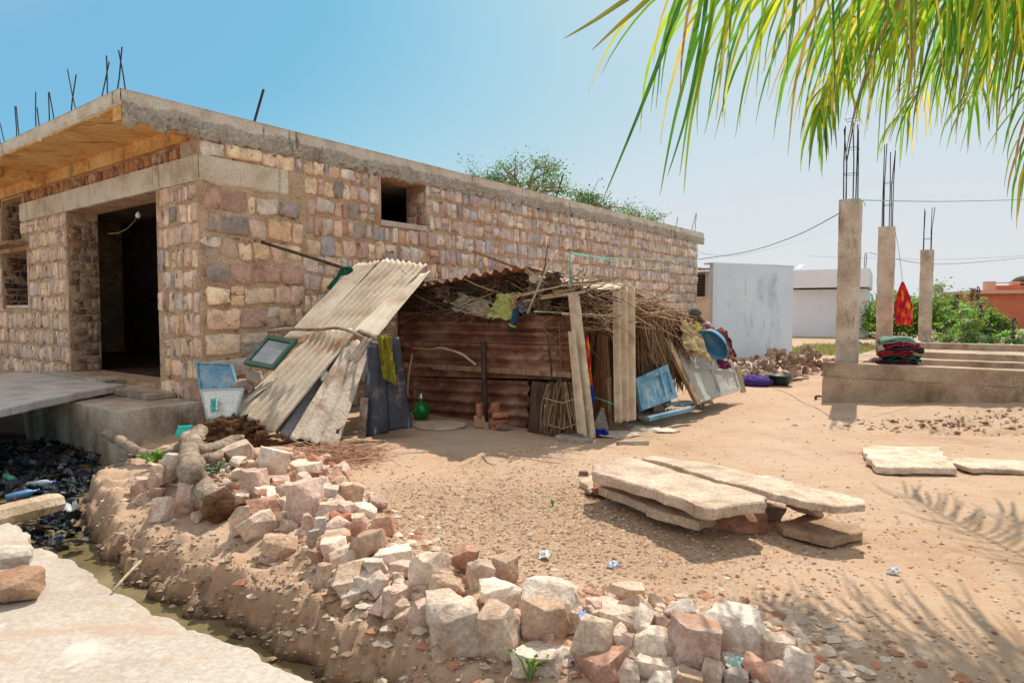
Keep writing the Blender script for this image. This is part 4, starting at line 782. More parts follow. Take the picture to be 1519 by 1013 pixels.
# things in the gap between the cement sheets
def bundle(name, a, c, r0, r1, n, label, m='dry_stem', pal=DRY, rt=.006, seed=1, cat='twig bundle'):
    mb = MB(); rr = random.Random(seed); a, c = Vector(a), Vector(c); ax = (c - a).normalized(); x = ax.orthogonal().normalized(); y = ax.cross(x)
    for _ in range(n):
        th, k = rr.random() * 2 * pi, math.sqrt(rr.random()); o1 = (x * cos(th) + y * sin(th)); p0 = a + o1 * r0 * k + ax * rr.gauss(0, .02); p1 = c + o1 * r1 * k + ax * rr.gauss(0, .05)
        cc = rr.choice(pal); q = rr.uniform(.7, 1.2); mb.tube([p0, p0.lerp(p1, .5) + Vector((rr.gauss(0, .01), rr.gauss(0, .01), 0)), p1], rt, 3, 0, tuple(i * q for i in cc))
    return lab(mb.build(name, m), label, cat)
bundle('broom_bundle', P(893, 500, 8.75), P(893, 606, 8.65), .06, .13, 150, 'reddish brown broom standing in the gap beside the broad cement sheet', seed=6, pal=[(.34, .16, .08), (.26, .12, .07), (.42, .22, .12)])
pole('stake', P(905, 640, 8.55), P(903, 560, 8.6), .035, 'wood', 'brown stake standing left of the broad cement sheet', 'stake', n=5)
mb = MB(); drape(mb, [P(861, 498, 8.5), P(873, 498, 8.55), P(866, 604, 8.45), P(880, 600, 8.5)], 2, .03, nu=20, nv=20, rag=.05); lab(mb.build('cloth', 'pattern_cloth', None, True), 'red patterned cloth hanging in the gap behind the corner sheets', 'cloth')
mb = MB(); drape(mb, [P(868, 570, 8.4), P(880, 572, 8.4), P(868, 596, 8.35), P(882, 598, 8.35)], 1, .03, nu=12, nv=10); lab(mb.build('cloth', 'cloth', None, True, (.02, .05, .35)), 'deep blue cloth at the foot of the red patterned cloth', 'cloth')
mb = MB(); mb.tube([P(878, 588, 8.4), P(896, 594, 8.35), P(912, 600, 8.35)], .006, 4); lab(mb.build('string', 'plastic', None, True, (.05, .5, .3)), 'green string tied between the two sets of cement sheets', 'string')
mb = MB(); c = P(892, 640, 8.3); mb.box8([c + Vector((-.13, 0, 0)), c + Vector((.1, -.03, 0)), c + Vector((.1, .06, 0)), c + Vector((-.13, .1, 0)), c + Vector((.0, 0, .3)), c + Vector((.03, 0, .3)), c + Vector((.03, .05, .3)), c + Vector((.0, .08, .3))]); lab(mb.build('stone', 'rock', None, False, (.32, .28, .27)), 'dark pointed stone standing in the gap between the cement sheets', 'stone')
# doors leaning on the side
def door(c, name, label, m, rails, fm=None, th=.05, color=None):
    c = [Vector(p) for p in c]; g = root(name, c[2], label, 'door'); frame_on(c, .09, th, fm or m, 'frame', g)
    n = (c[1] - c[0]).cross(c[2] - c[0]).normalized()
    mb = MB()
    for (u0, v0, u1, v1) in rails:
        q = [bil(c, u0, v0), bil(c, u1, v0), bil(c, u1, v1), bil(c, u0, v1)]; mb.box8([p + n * (th / 2 + .004) for p in q] + [p - n * (th / 2 + .004) for p in q])
    mb.build('rail', fm or m, g); pane_on(c, .08, 0, .02, m, 'panel', g); return g
door([P(941, 562, 8.95), P(988, 541, 9.6), P(950, 610, 8.75), P(1004, 590, 9.4)], 'door', 'faded blue door lying against the hanging thatch', 'bluepaint', [(.68, .05, .76, .95)])
door([P(995, 509, 10.1), P(1085, 535, 11.4), P(1038, 597, 9.75), P(1098, 579, 11.2)], 'door', 'large greyish white door leaning below the cloths and the blue tub', 'greypaint', [(.04, .36, .96, .42), (.48, .42, .52, .95)])
mb = MB(); bar(mb, P(988, 502, 9.9), P(1036, 600, 9.55), .14, .05); lab(mb.build('plank', 'wood'), 'heavy brown plank propped along the left edge of the greyish white door', 'plank')
mb = MB(); bar(mb, P(1094, 545, 11.5), P(1103, 582, 11.3), .08, .05); lab(mb.build('plank', 'pale_wood'), 'short pale board at the right end of the greyish white door', 'plank')
mb = MB(); bar(mb, P(960, 621, 8.75), P(1026, 606, 9.3), .09, .05); lab(mb.build('plank', 'bluepaint'), 'chipped pale blue board lying on the ground below the blue door', 'plank')
mb = MB(); bar(mb, P(985, 600, 9.3), P(1024, 596, 9.8), .06, .04); lab(mb.build('plank', 'bluepaint'), 'short blue board lying behind the chipped pale blue one', 'plank')
def stn(u, v, w_, d_, h_, rot, col, label, kind='slab', name='stone', cat='stone', m='slab_stone', dz=0., tilt=(0, 0), z=None):
    c = GT(u, v) if z is None else G(u, v, z); T = globals()['T'] if z is None else (lambda *a: z)
    return lab(place_rock(name, c.x, c.y, T(c.x, c.y, False) - .01 + dz, w_, d_, h_, int(u * 7 + v * 3), kind, rot, col, m, tilt), label, cat)
stn(974, 610, .2, .15, .17, .3, (.5, .36, .28), 'reddish tan stone propping the blue door', 'block', m='rock')
stn(950, 622, .25, .3, .09, .5, (1, 1, 1), 'rough tan stone flake between the broad cement sheet and the blue board')
stn(912, 645, .62, .5, .045, .2, (1.05, 1.05, 1.05), 'largest flat stone flag at the foot of the broad cement sheet')
stn(957, 638, .4, .34, .04, -.2, (1.25, 1.35, 1.4), 'thin whitish flag in the middle of the flags before the blue door', )
stn(988, 640, .38, .34, .04, .7, (1.2, 1.25, 1.3), 'rightmost whitish flag before the blue door')
stn(940, 632, .28, .2, .03, .1, (1.1, 1.15, 1.2), 'small pale flag beside the foot of the broad cement sheet')
stn(938, 659, .38, .1, .05, .05, (.85, .8, .75), 'narrow brown-edged flag lying nearest the viewer before the blue door')
mb = MB(); c = GT(884, 648); drape(mb, [c + Vector((-.1, .1, .08)), c + Vector((.14, .1, .08)), c + Vector((-.1, -.08, .02)), c + Vector((.16, -.05, .02))], 2, .02, wrk=.04, nu=14, nv=10); lab(mb.build('cloth', 'cloth', None, True, (.01, .03, .3)), 'small blue cloth on the ground at the corner sheets', 'cloth')
# sandals
for k, (u, l) in enumerate(((1030, 'left sandal of the pair beside the heavy brown plank'), (1040, 'right sandal of the pair beside the heavy brown plank'))):
    c = GT(u, 606 - k); g = root('sandal', c, l, 'sandal', 'pair of sandals'); mb = MB()
    mb.prism([(c.x - .045, c.y - .1), (c.x + .03, c.y - .12), (c.x + .05, c.y), (c.x + .045, c.y + .12), (c.x - .03, c.y + .12), (c.x - .04, c.y)], c.z + .003, c.z + .03); mb.build('sole', 'plastic', g, False, (.35, .3, .26))
    mb = MB(); mb.tube([c + Vector((-.04, 0, .02)), c + Vector((-.02, .02, .06)), c + Vector((.02, .03, .065)), c + Vector((.05, .01, .02))], .012, 5); mb.build('strap', 'plastic', g, False, (.1, .08, .07))
# cloths and tub on top
def cl(c, folds, amp, m, color, label, wrk=.03, seed=1, rag=.06, cat='cloth', nu=30, nv=26, sag=0):
    mb = MB(); drape(mb, c, folds, amp, th=.006, wrk=wrk, seed=seed, rag=rag, nu=nu, nv=nv, sag=sag); return lab(mb.build('cloth', m, None, True, color), label, cat)
cl([P(1004, 473, 10.2), P(1032, 484, 10.6), P(1020, 520, 9.85), P(1056, 538, 10.2)], 4, .035, 'cloth', (.5, .36, .18), 'beige crumpled cloth draped over the greyish white door', .05, 2)
cl([P(990, 463, 10.2), P(1008, 466, 10.3), P(996, 506, 10.0), P(1010, 505, 10.1)], 3, .03, 'fibre', None, 'frayed brown sacking hanging at the top of the heavy plank', .05, 4)
cl([P(1000, 464, 10.4), P(1024, 478, 10.8), P(998, 474, 10.2), P(1024, 488, 10.5)], 2, .02, 'cloth', (.5, .13, .05), 'orange red cloth on the thatch behind the beige cloth', .04, 5)
cl([P(1024, 474, 10.9), P(1040, 484, 11.1), P(1022, 484, 10.6), P(1040, 494, 10.8)], 2, .02, 'cloth', (.6, .55, .08), 'yellow cloth bunched beside the orange red cloth', .05, 6)
cl([P(1046, 478, 11.4), P(1072, 488, 11.9), P(1068, 512, 11.0), P(1092, 540, 11.4)], 3, .04, 'cloth', (.25, .06, .03), 'dark reddish brown blanket over the right end of the door', .05, 7, sag=.06)
cl([P(1066, 488, 11.9), P(1078, 492, 12.0), P(1082, 528, 11.5), P(1092, 530, 11.6)], 3, .03, 'cloth', (.1, .03, .025), 'blackish edge of cloth hanging at the far right of the door', .04, 8)
cl([P(1064, 532, 10.95), P(1080, 536, 11.2), P(1068, 548, 10.9), P(1084, 546, 11.1)], 2, .02, 'cloth', (.2, .02, .06), 'small crimson rag hanging below the blue tub', .03, 9)
# oval tub lying on its side
g0 = P(1058, 511, 10.75); g = root('tub', g0, 'shiny blue oval plastic tub lying tilted among the cloths', 'tub')
axu = (P(1076, 528, 10.9) - P(1044, 493, 10.9)).normalized(); axv = Vector((.55, -.6, .55)).normalized(); axn = (axu.cross(axv)).normalized(); axv = axn.cross(axu)
if axn.y > 0: axn = -axn
mb = MB(); n = 30; prof = [(.0, -.19), (.75, -.19), (.92, -.05), (1, 0), (1.06, .0), (1.06, .015), (.98, .015), (.9, -.04), (.73, -.175), (0, -.175)]; vs = []
for q, z in prof:
    for k in range(n): th = 2 * pi * k / n; vs.append(g0 + axu * .29 * q * cos(th) + axv * .18 * q * sin(th) + axn * z)
mb.add(vs, [(i * n + k, i * n + (k + 1) % n, (i + 1) * n + (k + 1) % n, (i + 1) * n + k) for i in range(len(prof) - 1) for k in range(n)]); mb.build('shell', 'tub', g, True)
# person behind the cloths
def skin_body(name, verts, edges, radii, m, parent, color=None, sub=2):
    me = bpy.data.meshes.new(name); o0 = ORG[parent.name]; me.from_pydata([tuple(Vector(v) - o0) for v in verts], edges, []); ob = bpy.data.objects.new(name, me); COL.objects.link(ob)
    md = ob.modifiers.new('s', 'SKIN'); 
    for i, rr in enumerate(radii):
        sv = me.skin_vertices[0].data[i] if me.skin_vertices else None
        if sv is None:
            bm = bmesh.new(); bm.from_mesh(me); bm.verts.layers.skin.verify(); bm.to_mesh(me); bm.free(); sv = me.skin_vertices[0].data[i]
        sv.radius = (rr[0], rr[1]) if isinstance(rr, tuple) else (rr, rr)
    me.skin_vertices[0].data[0].use_root = True
    md.use_smooth_shade = True; sb = ob.modifiers.new('d', 'SUBSURF'); sb.levels = sub; sb.render_levels = sub
    dg = bpy.context.evaluated_depsgraph_get(); me2 = bpy.data.meshes.new_from_object(ob.evaluated_get(dg)); ob.modifiers.clear(); ob.data = me2
    me2.materials.clear(); me2.materials.append(MATS[m]); me2.polygons.foreach_set('use_smooth', [True] * len(me2.polygons)); ob.parent = parent
    if color: ob.color = (*color, 1)
    ORG[ob.name] = o0; return ob
hd = P(1033, 470, 11.9); b0 = Vector((hd.x + .28, hd.y + .05, 0))
per = root('person', b0, 'person in a grey cap and pinkish shirt bending forward behind the draped cloths', 'person')
pv = [(0, 0, .88), (-.02, 0, 1.08), (-.08, 0, 1.28), (-.15, 0, 1.38), (-.21, 0, 1.42), (-.28, 0, 1.49),
      (-.1, -.18, 1.32), (-.2, -.24, 1.08), (-.38, -.2, .92), (-.1, .18, 1.32), (-.2, .24, 1.08), (-.38, .2, .92),
      (0, -.1, .84), (-.03, -.11, .46), (.02, -.11, .08), (-.12, -.12, .03), (0, .1, .84), (-.03, .11, .46), (.02, .11, .08), (-.12, .12, .03)]
pe = [(0, 1), (1, 2), (2, 3), (3, 4), (4, 5), (2, 6), (6, 7), (7, 8), (2, 9), (9, 10), (10, 11), (0, 12), (12, 13), (13, 14), (14, 15), (0, 16), (16, 17), (17, 18), (18, 19)]
pr = [.13, .12, (.13, .13), .06, .055, .085, .055, .042, .03, .055, .042, .03, .085, .055, .04, .035, .085, .055, .04, .035]
bodyv = [b0 + Vector(v) for v in pv]; skin_body('body', bodyv, pe, pr, 'skin', per)
hc = b0 + Vector((-.29, 0, 1.5)); mb = MB(); vs, fs = [], []
def ball(mb, c, rx, ry, rz, n=14, m_=10, z0=-1.0, z1=1.0, jit=0):
    vs = []
    for i in range(m_ + 1):
        ph = lerp(math.asin(z0), math.asin(z1), i / m_)
        for k in range(n):
            q = Vector((cos(ph) * cos(2 * pi * k / n), cos(ph) * sin(2 * pi * k / n), sin(ph))); f_ = 1 + jit * noise.noise(q * 2.5 + c); vs.append(c + Vector((q.x * rx * f_, q.y * ry * f_, q.z * rz * f_)))
    mb.add(vs, [(i * n + k, i * n + (k + 1) % n, (i + 1) * n + (k + 1) % n, (i + 1) * n + k) for i in range(m_) for k in range(n)] + [tuple(range(n - 1, -1, -1)), tuple(m_ * n + k for k in range(n))])
mb = MB(); ball(mb, hc + Vector((.0, 0, .03)), .112, .095, .105, z0=-.15, jit=.15); mb.build('cap', 'cloth', per, True, (.13, .14, .11))
mb = MB(); ball(mb, hc + Vector((-.02, 0, -.02)), .095, .08, .11); ball(mb, hc + Vector((-.115, 0, -.03)), .02, .013, .02, 8, 6)
mb.build('head', 'skin', per, True)
sv_ = [b0 + Vector(v) for v in ((0, 0, .9), (-.02, 0, 1.08), (-.08, 0, 1.27), (-.13, 0, 1.36), (-.1, -.18, 1.31), (-.16, -.23, 1.15), (-.1, .18, 1.31), (-.16, .23, 1.15))]
skin_body('shirt', sv_, [(0, 1), (1, 2), (2, 3), (2, 4), (4, 5), (2, 6), (6, 7)], [.15, .145, .15, .085, .075, .062, .075, .062], 'cloth', per, (.62, .42, .5))
skin_body('trousers', [b0 + Vector(v) for v in ((0, 0, .9), (0, -.1, .82), (-.03, -.11, .46), (.02, -.11, .1), (0, .1, .82), (-.03, .11, .46), (.02, .11, .1))], [(0, 1), (1, 2), (2, 3), (0, 4), (4, 5), (5, 6)], [.14, .1, .075, .06, .1, .075, .06], 'cloth', per, (.08, .08, .1))
# green knotted cloth and strings
mb = MB(); rr_ = random.Random(7); p = P(505, 402, 8.75); pts = [P(488, 428, 8.8), P(500, 412, 8.75), P(506, 402, 8.72), P(514, 398, 8.7), P(521, 400, 8.7), P(512, 406, 8.72), P(503, 404, 8.7)]
mb.tube(smooth_pts(pts, 4), .028, 7, .02); lab(mb.build('rope_knot', 'cloth', None, True, (.01, .11, .06)), 'green cloth rope knotted where the dark pole meets the leaning sheets', 'rope')
def string(pts, rr, color, label, cat='string'):
    mb = MB(); mb.tube(smooth_pts(pts, 5), rr, 4); return lab(mb.build('string', 'plastic', None, False, color), label, cat)
def wl(u, v, off=-.06): t = t_of(u); q = B(t, off, 0); return P(u, v, q.y)
string([P(845, 374, 8.3), P(870, 380, 10), P(930, 384, 14), wl(1030, 386)], .006, (.1, .6, .4), 'upper green string running from the thin pole along the stone wall')
string([P(845, 374, 8.3), P(900, 385, 11), P(960, 399, 15), wl(1030, 391)], .006, (.1, .6, .4), 'sagging green string just below the upper one along the stone wall')
string([P(846, 374, 8.3), P(845, 400, 8.3), P(846, 428, 8.3)], .008, (.05, .5, .45), 'short turquoise string hanging from the thin upright pole')
string([P(792, 462, 8.1), P(900, 468, 8.3), P(946, 478, 8.8)], .004, (.6, .55, .45), 'pale string stretched level across the cement sheets')
# ------------------------------------------------------------------ foreground rocks, one by one
CR, TAN, PK, RD, GY, BR, WH = (.7, .57, .46), (.62, .48, .37), (.64, .47, .39), (.5, .29, .21), (.54, .48, .43), (.5, .35, .25), (.76, .66, .56)
NM = {CR: 'cream', TAN: 'tan', PK: 'pinkish', RD: 'reddish', GY: 'greyish', BR: 'brown', WH: 'pale'}
RK = [
 (196,710,224,736,PK,'block','leftmost small {} stone at the end of the heap above the drain'),
 (221,690,244,726,TAN,'block','upright {} stone left of the thick bent log'),
 (236,675,264,717,GY,'wedge','{} stone leaning against the left side of the bent log'),
 (223,726,244,746,BR,'round','little {} stone just above the cream faceted rock left of the log'),
 (221,738,268,776,CR,'wedge','{} faceted rock nearest the drain, left of the log foot'),
 (255,712,294,770,PK,'wedge','tall pointed {} rock leaning on the left of the log foot'),
 (284,760,305,778,TAN,'round','small {} stone on the ground just below the log foot'),
 (254,678,267,699,PK,'block','small {} stone wedged against the upper left of the bent log'),
 (308,674,334,700,RD,'block','{} block in the fork right of the bent log'),
 (330,663,376,692,CR,'slab','flat-topped {} stone right of the upper bend of the log'),
 (324,652,357,676,GY,'block','square {} stone behind the flat-topped cream one by the upper log'),
 (358,652,382,668,RD,'block','{} brick-like stone beside the fibre clump'),
 (384,673,428,716,WH,'slab','tilted flat {} stone in the upper middle of the heap'),
 (429,686,482,716,CR,'slab','long low {} stone at the upper right of the heap near the twigs'),
 (365,686,388,713,TAN,'block','{} stone left of the tilted flat pale one'),
 (345,698,366,724,CR,'block','{} cube-like stone right of the small grey-leaved plant'),
 (357,700,402,746,PK,'wedge','large {} slanting stone below the tilted flat pale one'),
 (403,709,432,731,PK,'block','{} cube below the long low cream stone'),
 (376,725,431,752,WH,'block','{} flat-faced block in the centre of the heap'),
 (431,704,466,736,TAN,'block','{} stone directly beneath the long low cream stone'),
 (424,716,486,778,PK,'wedge','biggest {} boulder right of the heap centre'),
 (368,740,434,783,RD,'wedge','dull {} slanting slab in the front middle of the heap'),
 (339,754,371,800,TAN,'wedge','{} stone at the left of the two big front stones of the heap'),
 (353,760,415,808,CR,'wedge','big {} wedge with a flat sloping top at the heap front'),
 (387,793,443,834,BR,'round','{} rounded boulder standing alone in front of the heap'),
 (384,823,421,840,PK,'slab','{} brick-shaped stone lying before the lone brown boulder'),
 (470,724,501,756,GY,'block','{} stone between the biggest pinkish boulder and the knobbly one'),
 (498,719,542,757,TAN,'round','knobbly {} stone at the right edge of the heap'),
 (466,746,523,774,CR,'slab','wide flat {} stone under the knobbly one'),
 (521,747,562,771,WH,'round','smooth oval {} stone right of the wide flat cream one'),
 (544,740,576,762,PK,'round','{} rounded stone beyond the smooth oval pale one'),
 (544,768,588,800,RD,'round','dark {} rounded stone at the far right of the heap'),
 (486,771,519,793,PK,'round','{} egg-shaped stone below the wide flat cream one'),
 (516,772,545,798,RD,'round','{} stone left of the dark rounded one at the right of the heap'),
 (519,789,576,836,BR,'round','big {} boulder at the lower right of the heap'),
 (467,791,520,824,TAN,'block','{} stone left of the big brown boulder'),
 (455,817,480,843,RD,'round','small {} stone at the bottom left of the slanting long stone'),
 (476,802,519,840,CR,'slab','long slanting {} stone left of the big brown boulder'),
 (455,789,474,817,GY,'wedge','thin upright {} stone between the lone brown boulder and the heap'),
 (500,700,520,718,RD,'block','small {} stone just right of the long low cream stone'),
 (414,774,442,795,CR,'wedge','small {} stone resting right of the big front wedge'),
 (411,762,427,783,TAN,'wedge','small {} splinter right of the dull reddish slab'),
 (445,766,466,791,PK,'block','{} stone just below the biggest pinkish boulder'),
 (464,770,486,795,GY,'block','{} stone between the egg-shaped stone and the boulder left of it'),
 (515,765,545,781,TAN,'slab','flat {} stone under the smooth oval pale one'),
 (466,834,493,879,CR,'block','{} block left of the faceted yellow-brown boulder'),
 (486,812,541,848,WH,'block','{} rough stone below the big brown boulder'),
 (484,834,561,891,TAN,'wedge','large faceted {} boulder over the drain bank'),
 (546,814,620,846,WH,'slab','wide {} flat slab at the top of the rock row'),
 (538,832,584,868,WH,'block','whitish {} stone right of the large faceted boulder'),
 (571,836,611,864,PK,'block','{} stone left of the long sloping cream rock'),
 (557,857,584,882,RD,'block','small {} stone just above the round pinkish one on the bank'),
 (565,874,611,915,PK,'round','rounded {} stone lying lowest on the bank'),
 (602,824,671,882,CR,'wedge','long sloping {} rock in the upper middle of the row'),
 (634,853,690,896,BR,'round','mottled {} rock right of the long sloping cream one'),
 (670,813,713,856,RD,'wedge','upright {} rock at the top of the row'),
 (688,832,734,876,CR,'wedge','{} rock right of the upright reddish one'),
 (724,829,771,871,BR,'block','{} block next to the gravel at the top of the row'),
 (708,866,778,908,WH,'block','{} notched block behind the two squarish front boulders'),
 (605,896,650,954,PK,'block','{} stone left of the biggest squarish boulder'),
 (626,888,726,979,CR,'block','biggest squarish {} boulder in the front row'),
 (705,906,774,987,TAN,'block','squarish {} boulder right of the biggest one'),
 (610,883,634,900,TAN,'block','small {} stone behind the pinkish stone left of the biggest boulder'),
 (578,852,600,874,CR,'round','little {} stone between the pinkish ones above the bank'),
 (770,863,872,918,WH,'slab','broad flat {} slab behind the big rounded brown boulder'),
 (769,894,852,964,BR,'round','big rounded {} boulder in the front row'),
 (867,880,896,895,RD,'slab','small flat {} stone at the edge of the gravel'),
 (896,876,960,900,TAN,'slab','low {} stone at the upper edge behind the cream wedge'),
 (884,898,958,946,CR,'block','{} block at the right of the blue plastic scrap'),
 (842,909,861,938,CR,'round','small egg-shaped {} stone left of the blue plastic scrap'),
 (848,920,914,987,TAN,'round','lumpy {} rock below the blue plastic scrap'),
 (916,942,941,972,PK,'block','{} stone right of the lumpy rock'),
 (936,938,997,984,CR,'block','{} squarish rock left of the two-toned boulder'),
 (984,893,1032,924,GY,'round','dark {} rock behind the two-toned boulder'),
 (962,913,994,944,TAN,'block','{} stone between the cream block and the two-toned boulder'),
 (986,920,1068,1005,PK,'block','tall {} boulder with a purplish top at the right of the front row'),
 (1030,912,1148,980,WH,'slab','long flat {} slab right of the tall pinkish boulder'),
 (1124,942,1181,990,CR,'block','rough {} rock at the right end of the long flat pale slab'),
 (1066,972,1101,991,WH,'slab','small flat {} stone below the long flat pale slab'),
 (1098,977,1144,1016,RD,'round','rounded {} stone near the bottom edge at the right'),
 (1134,985,1178,1020,PK,'round','{} stone right of the rounded reddish one at the bottom edge'),
 (1160,968,1206,1024,WH,'wedge','last {} stone at the right end of the row'),
 (756,965,840,1014,WH,'slab','low flat {} rock below the big rounded brown boulder'),
 (806,955,858,980,RD,'slab','{} flat stone wedged under the big rounded brown boulder'),
 (853,975,942,1024,RD,'slab','slanting {} slab at the bottom edge'),
 (914,990,952,1024,CR,'block','small {} block right of the slanting reddish slab'),
 (940,976,1014,1012,CR,'slab','bumpy {} slab below the squarish cream rock'),
 (950,996,1015,1034,WH,'round','{} rounded rock cut by the bottom edge below the tall pinkish boulder'),
 (1070,996,1111,1030,GY,'block','{} stone cut by the bottom edge left of the rounded reddish one'),
 (854,972,876,999,PK,'block','little {} stone between the low flat rock and the slanting slab'),
 (750,876,777,908,CR,'round','small {} stone touching the notched block'),
 (730,992,759,1020,TAN,'round','{} stone half buried under the low flat rock at the bottom'),
 (829,963,852,985,CR,'round','tiny {} stone left of the little pinkish one at the bottom'),
 (598,843,612,858,BR,'round','pebble-sized {} stone tucked beside the long sloping rock'),
 (1040,985,1072,1022,TAN,'block','{} stone under the foot of the tall pinkish boulder'),
 (1000,1000,1045,1040,BR,'block','{} stone cut by the bottom edge directly under the tall pinkish boulder'),
]
rr_ = random.Random(77)
for i, (u0, v0, u1, v1, c, kd, lb_) in enumerate(RK):
    vv = v1 - 3; p = GT((u0 + u1) / 2, vv); d = max(p.y, 1); px = F / d
    w_ = (u1 - u0) / px * 1.0; dep = w_ * {'block': .8, 'wedge': .75, 'slab': .8, 'round': .8}[kd] * rr_.uniform(.9, 1.1)
    sl = 1.6 / math.hypot(1.6, d); ch_ = d / math.hypot(1.6, d)
    h_ = max(.3 * w_, ((v1 - v0) / px - dep * sl * .62) / ch_ * 1.04); h_ = min(h_, w_ * 1.5)
    dirv = Vector((p.x, p.y, 0)).normalized(); c0 = p + dirv * dep * .45
    nr = 'boulder' if w_ > .26 else 'rock' if w_ > .15 else 'stone'
    o = place_rock('rock' if w_ > .15 else 'stone', c0.x, c0.y, p.z - h_ * .1, w_, dep, h_ * 1.08, 100 + i, kd, rr_.gauss(0, .22) - math.atan2(p.x, p.y), (lambda kq: tuple(q * kq for q in c))(rr_.uniform(.9, 1.12)), tilt=(rr_.gauss(0, .05), rr_.gauss(0, .12)), detail=13 if w_ > .2 else 10)
    T_(o, lb_.format(NM[c]), 'rock' if w_ > .15 else 'stone', 'loose rocks of the rubble heap and row')
# small filler stones of the heap
for k, (n, pu, su, pv_, sv, ll) in enumerate(((130, 428, 64, 726, 40, 'small red or tan stone packed among bigger stones of the heap by the corrugated sheets'), (90, 770, 215, 912, 36, 'small tan rubble stone packed among the boulders of the front row'), (16, 455, 38, 690, 9, 'small red rubble stone along the edge of the dry twigs'))):
    for j in range(n):
        u = pu + rr_.uniform(-1, 1) * su * 1.3; v = pv_ + rr_.uniform(-1, 1) * sv + (.22 * (u - pu) if k < 2 else 0) * (1 if k == 0 else .45)
        p = GT(u, v); w_ = rr_.uniform(.05, .15) * (1 if k != 0 else 1.15); c = rr_.choice([RD, PK, TAN, CR, WH, PK, (.46, .2, .12)] if k != 1 else [CR, TAN, WH, PK])
        o = place_rock('stone', p.x, p.y, p.z - .015 + (.05 * rr_.random() if k == 0 else 0), w_, w_ * rr_.uniform(.6, 1), w_ * rr_.uniform(.45, .8), 300 + k * 100 + j, rr_.choice(['block', 'wedge', 'round']), rr_.random() * 3, c, tilt=(rr_.gauss(0, .2), rr_.gauss(0, .2)), detail=6)
        T_(o, ll, 'stone', 'small filler stones %s' % ('of the heap', 'of the front row', 'by the dry twigs')[k])
# few more items lying with the rocks
stn(391, 636, .36, .26, .12, .5, WH, 'pale block weighing down the foot of the sloping corrugated sheet', 'block', 'rock', 'rock', 'rock', dz=.12)
for (u, v, w_, l, c) in ((362, 572, .26, 'upper grey-pink stone beside the plank under the green frame', (.36, .27, .24)), (352, 585, .24, 'lower grey-pink stone beside the plank under the green frame', (.4, .28, .25)), (378, 560, .2, 'greyish stone holding up the green frame', (.42, .36, .32))):
    q = P(u, v, 8.0); lab(place_rock('stone', q.x, q.y, q.z - .06, w_, .2, .13, u, 'block', .3, c, 'rock', detail=8), l, 'stone')
for i, (u, v, z_, w_, l) in enumerate(((362, 590, 0, .5, 'unseen'),)):
    q = P(u, v, 8.15); lab(place_rock('stone', q.x, q.y, 0, .55, .45, max(.2, q.z - .02), 9, 'block', .2, (.3, .22, .18), 'rock', detail=8), 'dark supporting stone under the two grey-pink stones by the plank', 'stone')
def scrap(u, v, s, color, label):
    c = GT(u, v) + Vector((0, 0, .01)); mb = MB(); drape(mb, [c + Vector((-s, s, s * .5)), c + Vector((s, s * .8, s * .8)), c + Vector((-s, -s * .6, .0)), c + Vector((s * .9, -s, 0.01))], 1.5, s * .2, th=.002, wrk=s * .4, nu=10, nv=8, rag=.2, seed=u * .1); lab(mb.build('plastic_scrap', 'plastic', None, True, color), label, 'plastic scrap')
scrap(873, 922, .045, (.3, .42, .75), 'crumpled blue plastic scrap among the front row boulders')
scrap(852, 982, .04, (.62, .64, .8), 'whitish lilac plastic scrap near the bottom edge')
scrap(910, 842, .03, (.4, .5, .75), 'small blue plastic scrap on the gravel')
scrap(808, 828, .04, (.62, .62, .6), 'small white plastic scrap at the gravel edge')
scrap(1326, 851, .03, (.62, .63, .66), 'tiny white plastic scrap in the palm shadow')
scrap(562, 862, .035, (.7, .68, .72), 'white crumpled plastic beside the whitish rock on the bank')
scrap(1090, 990, .04, (.45, .68, .62), 'pale turquoise plastic scrap near the bottom right rocks')
q = G(272, 641, .2); mb = MB(); drape(mb, [q + Vector((-.08, .03, .07)), q + Vector((.1, .02, .08)), q + Vector((-.08, -.03, -.04)), q + Vector((.09, -.02, -.04))], 1, .01, nu=10, nv=8, wrk=.01); lab(mb.build('plastic_scrap', 'plastic', None, True, (.02, .5, .4)), 'bright turquoise plastic piece at the foot of the concrete apron', 'plastic scrap')
# logs and roots
def gz(u, v, dz): p = GT(u, v); return P(u, v, p.y) + Vector((0, 0, 0)) if dz == 0 else G(u, v, T(p.x, p.y, False) + dz)
g = root('log', gz(300, 740, .05), 'thick pale bent log lying across the left of the rubble heap', 'log')
stick('trunk', [gz(279, 650, .26), gz(281, 672, .24), gz(282, 696, .2), gz(292, 716, .15), gz(308, 734, .12), gz(322, 748, .1)], .088, .105, 'bark', None, None, jit=.012, n=34, per=6, parent=g)
mb = MB(); a = gz(321, 747, .1); c = gz(330, 756, .08); mb.tube([a, lerp(a, c, .5), c], [.118, .125, .1], 16, .04); mb.build('broken_end', 'fibre', g, True)
stick('root_log', [G(158, 642, .1), G(172, 650, .1), G(190, 661, .1), G(208, 671, .09), G(226, 676, .09), G(250, 671, .12), G(280, 655, .2)], .06, .045, 'bark', 'long weathered root reaching from the concrete apron to the bent log', 'root', jit=.01, n=18)
stick('root_log', [gz(296, 640, .32), gz(289, 655, .28), gz(296, 668, .24), gz(318, 664, .24), gz(345, 655, .26), gz(362, 652, .26)], .08, .05, 'bark', 'curved pale root wrapping round the brown fibre clump', 'root', jit=.012, n=20)
stick('root_log', [gz(292, 690, .2), gz(300, 682, .22), gz(318, 678, .22), gz(330, 672, .2)], .055, .04, 'bark', 'short reddish brown root stub under the curved pale root', 'root', jit=.012, n=12)
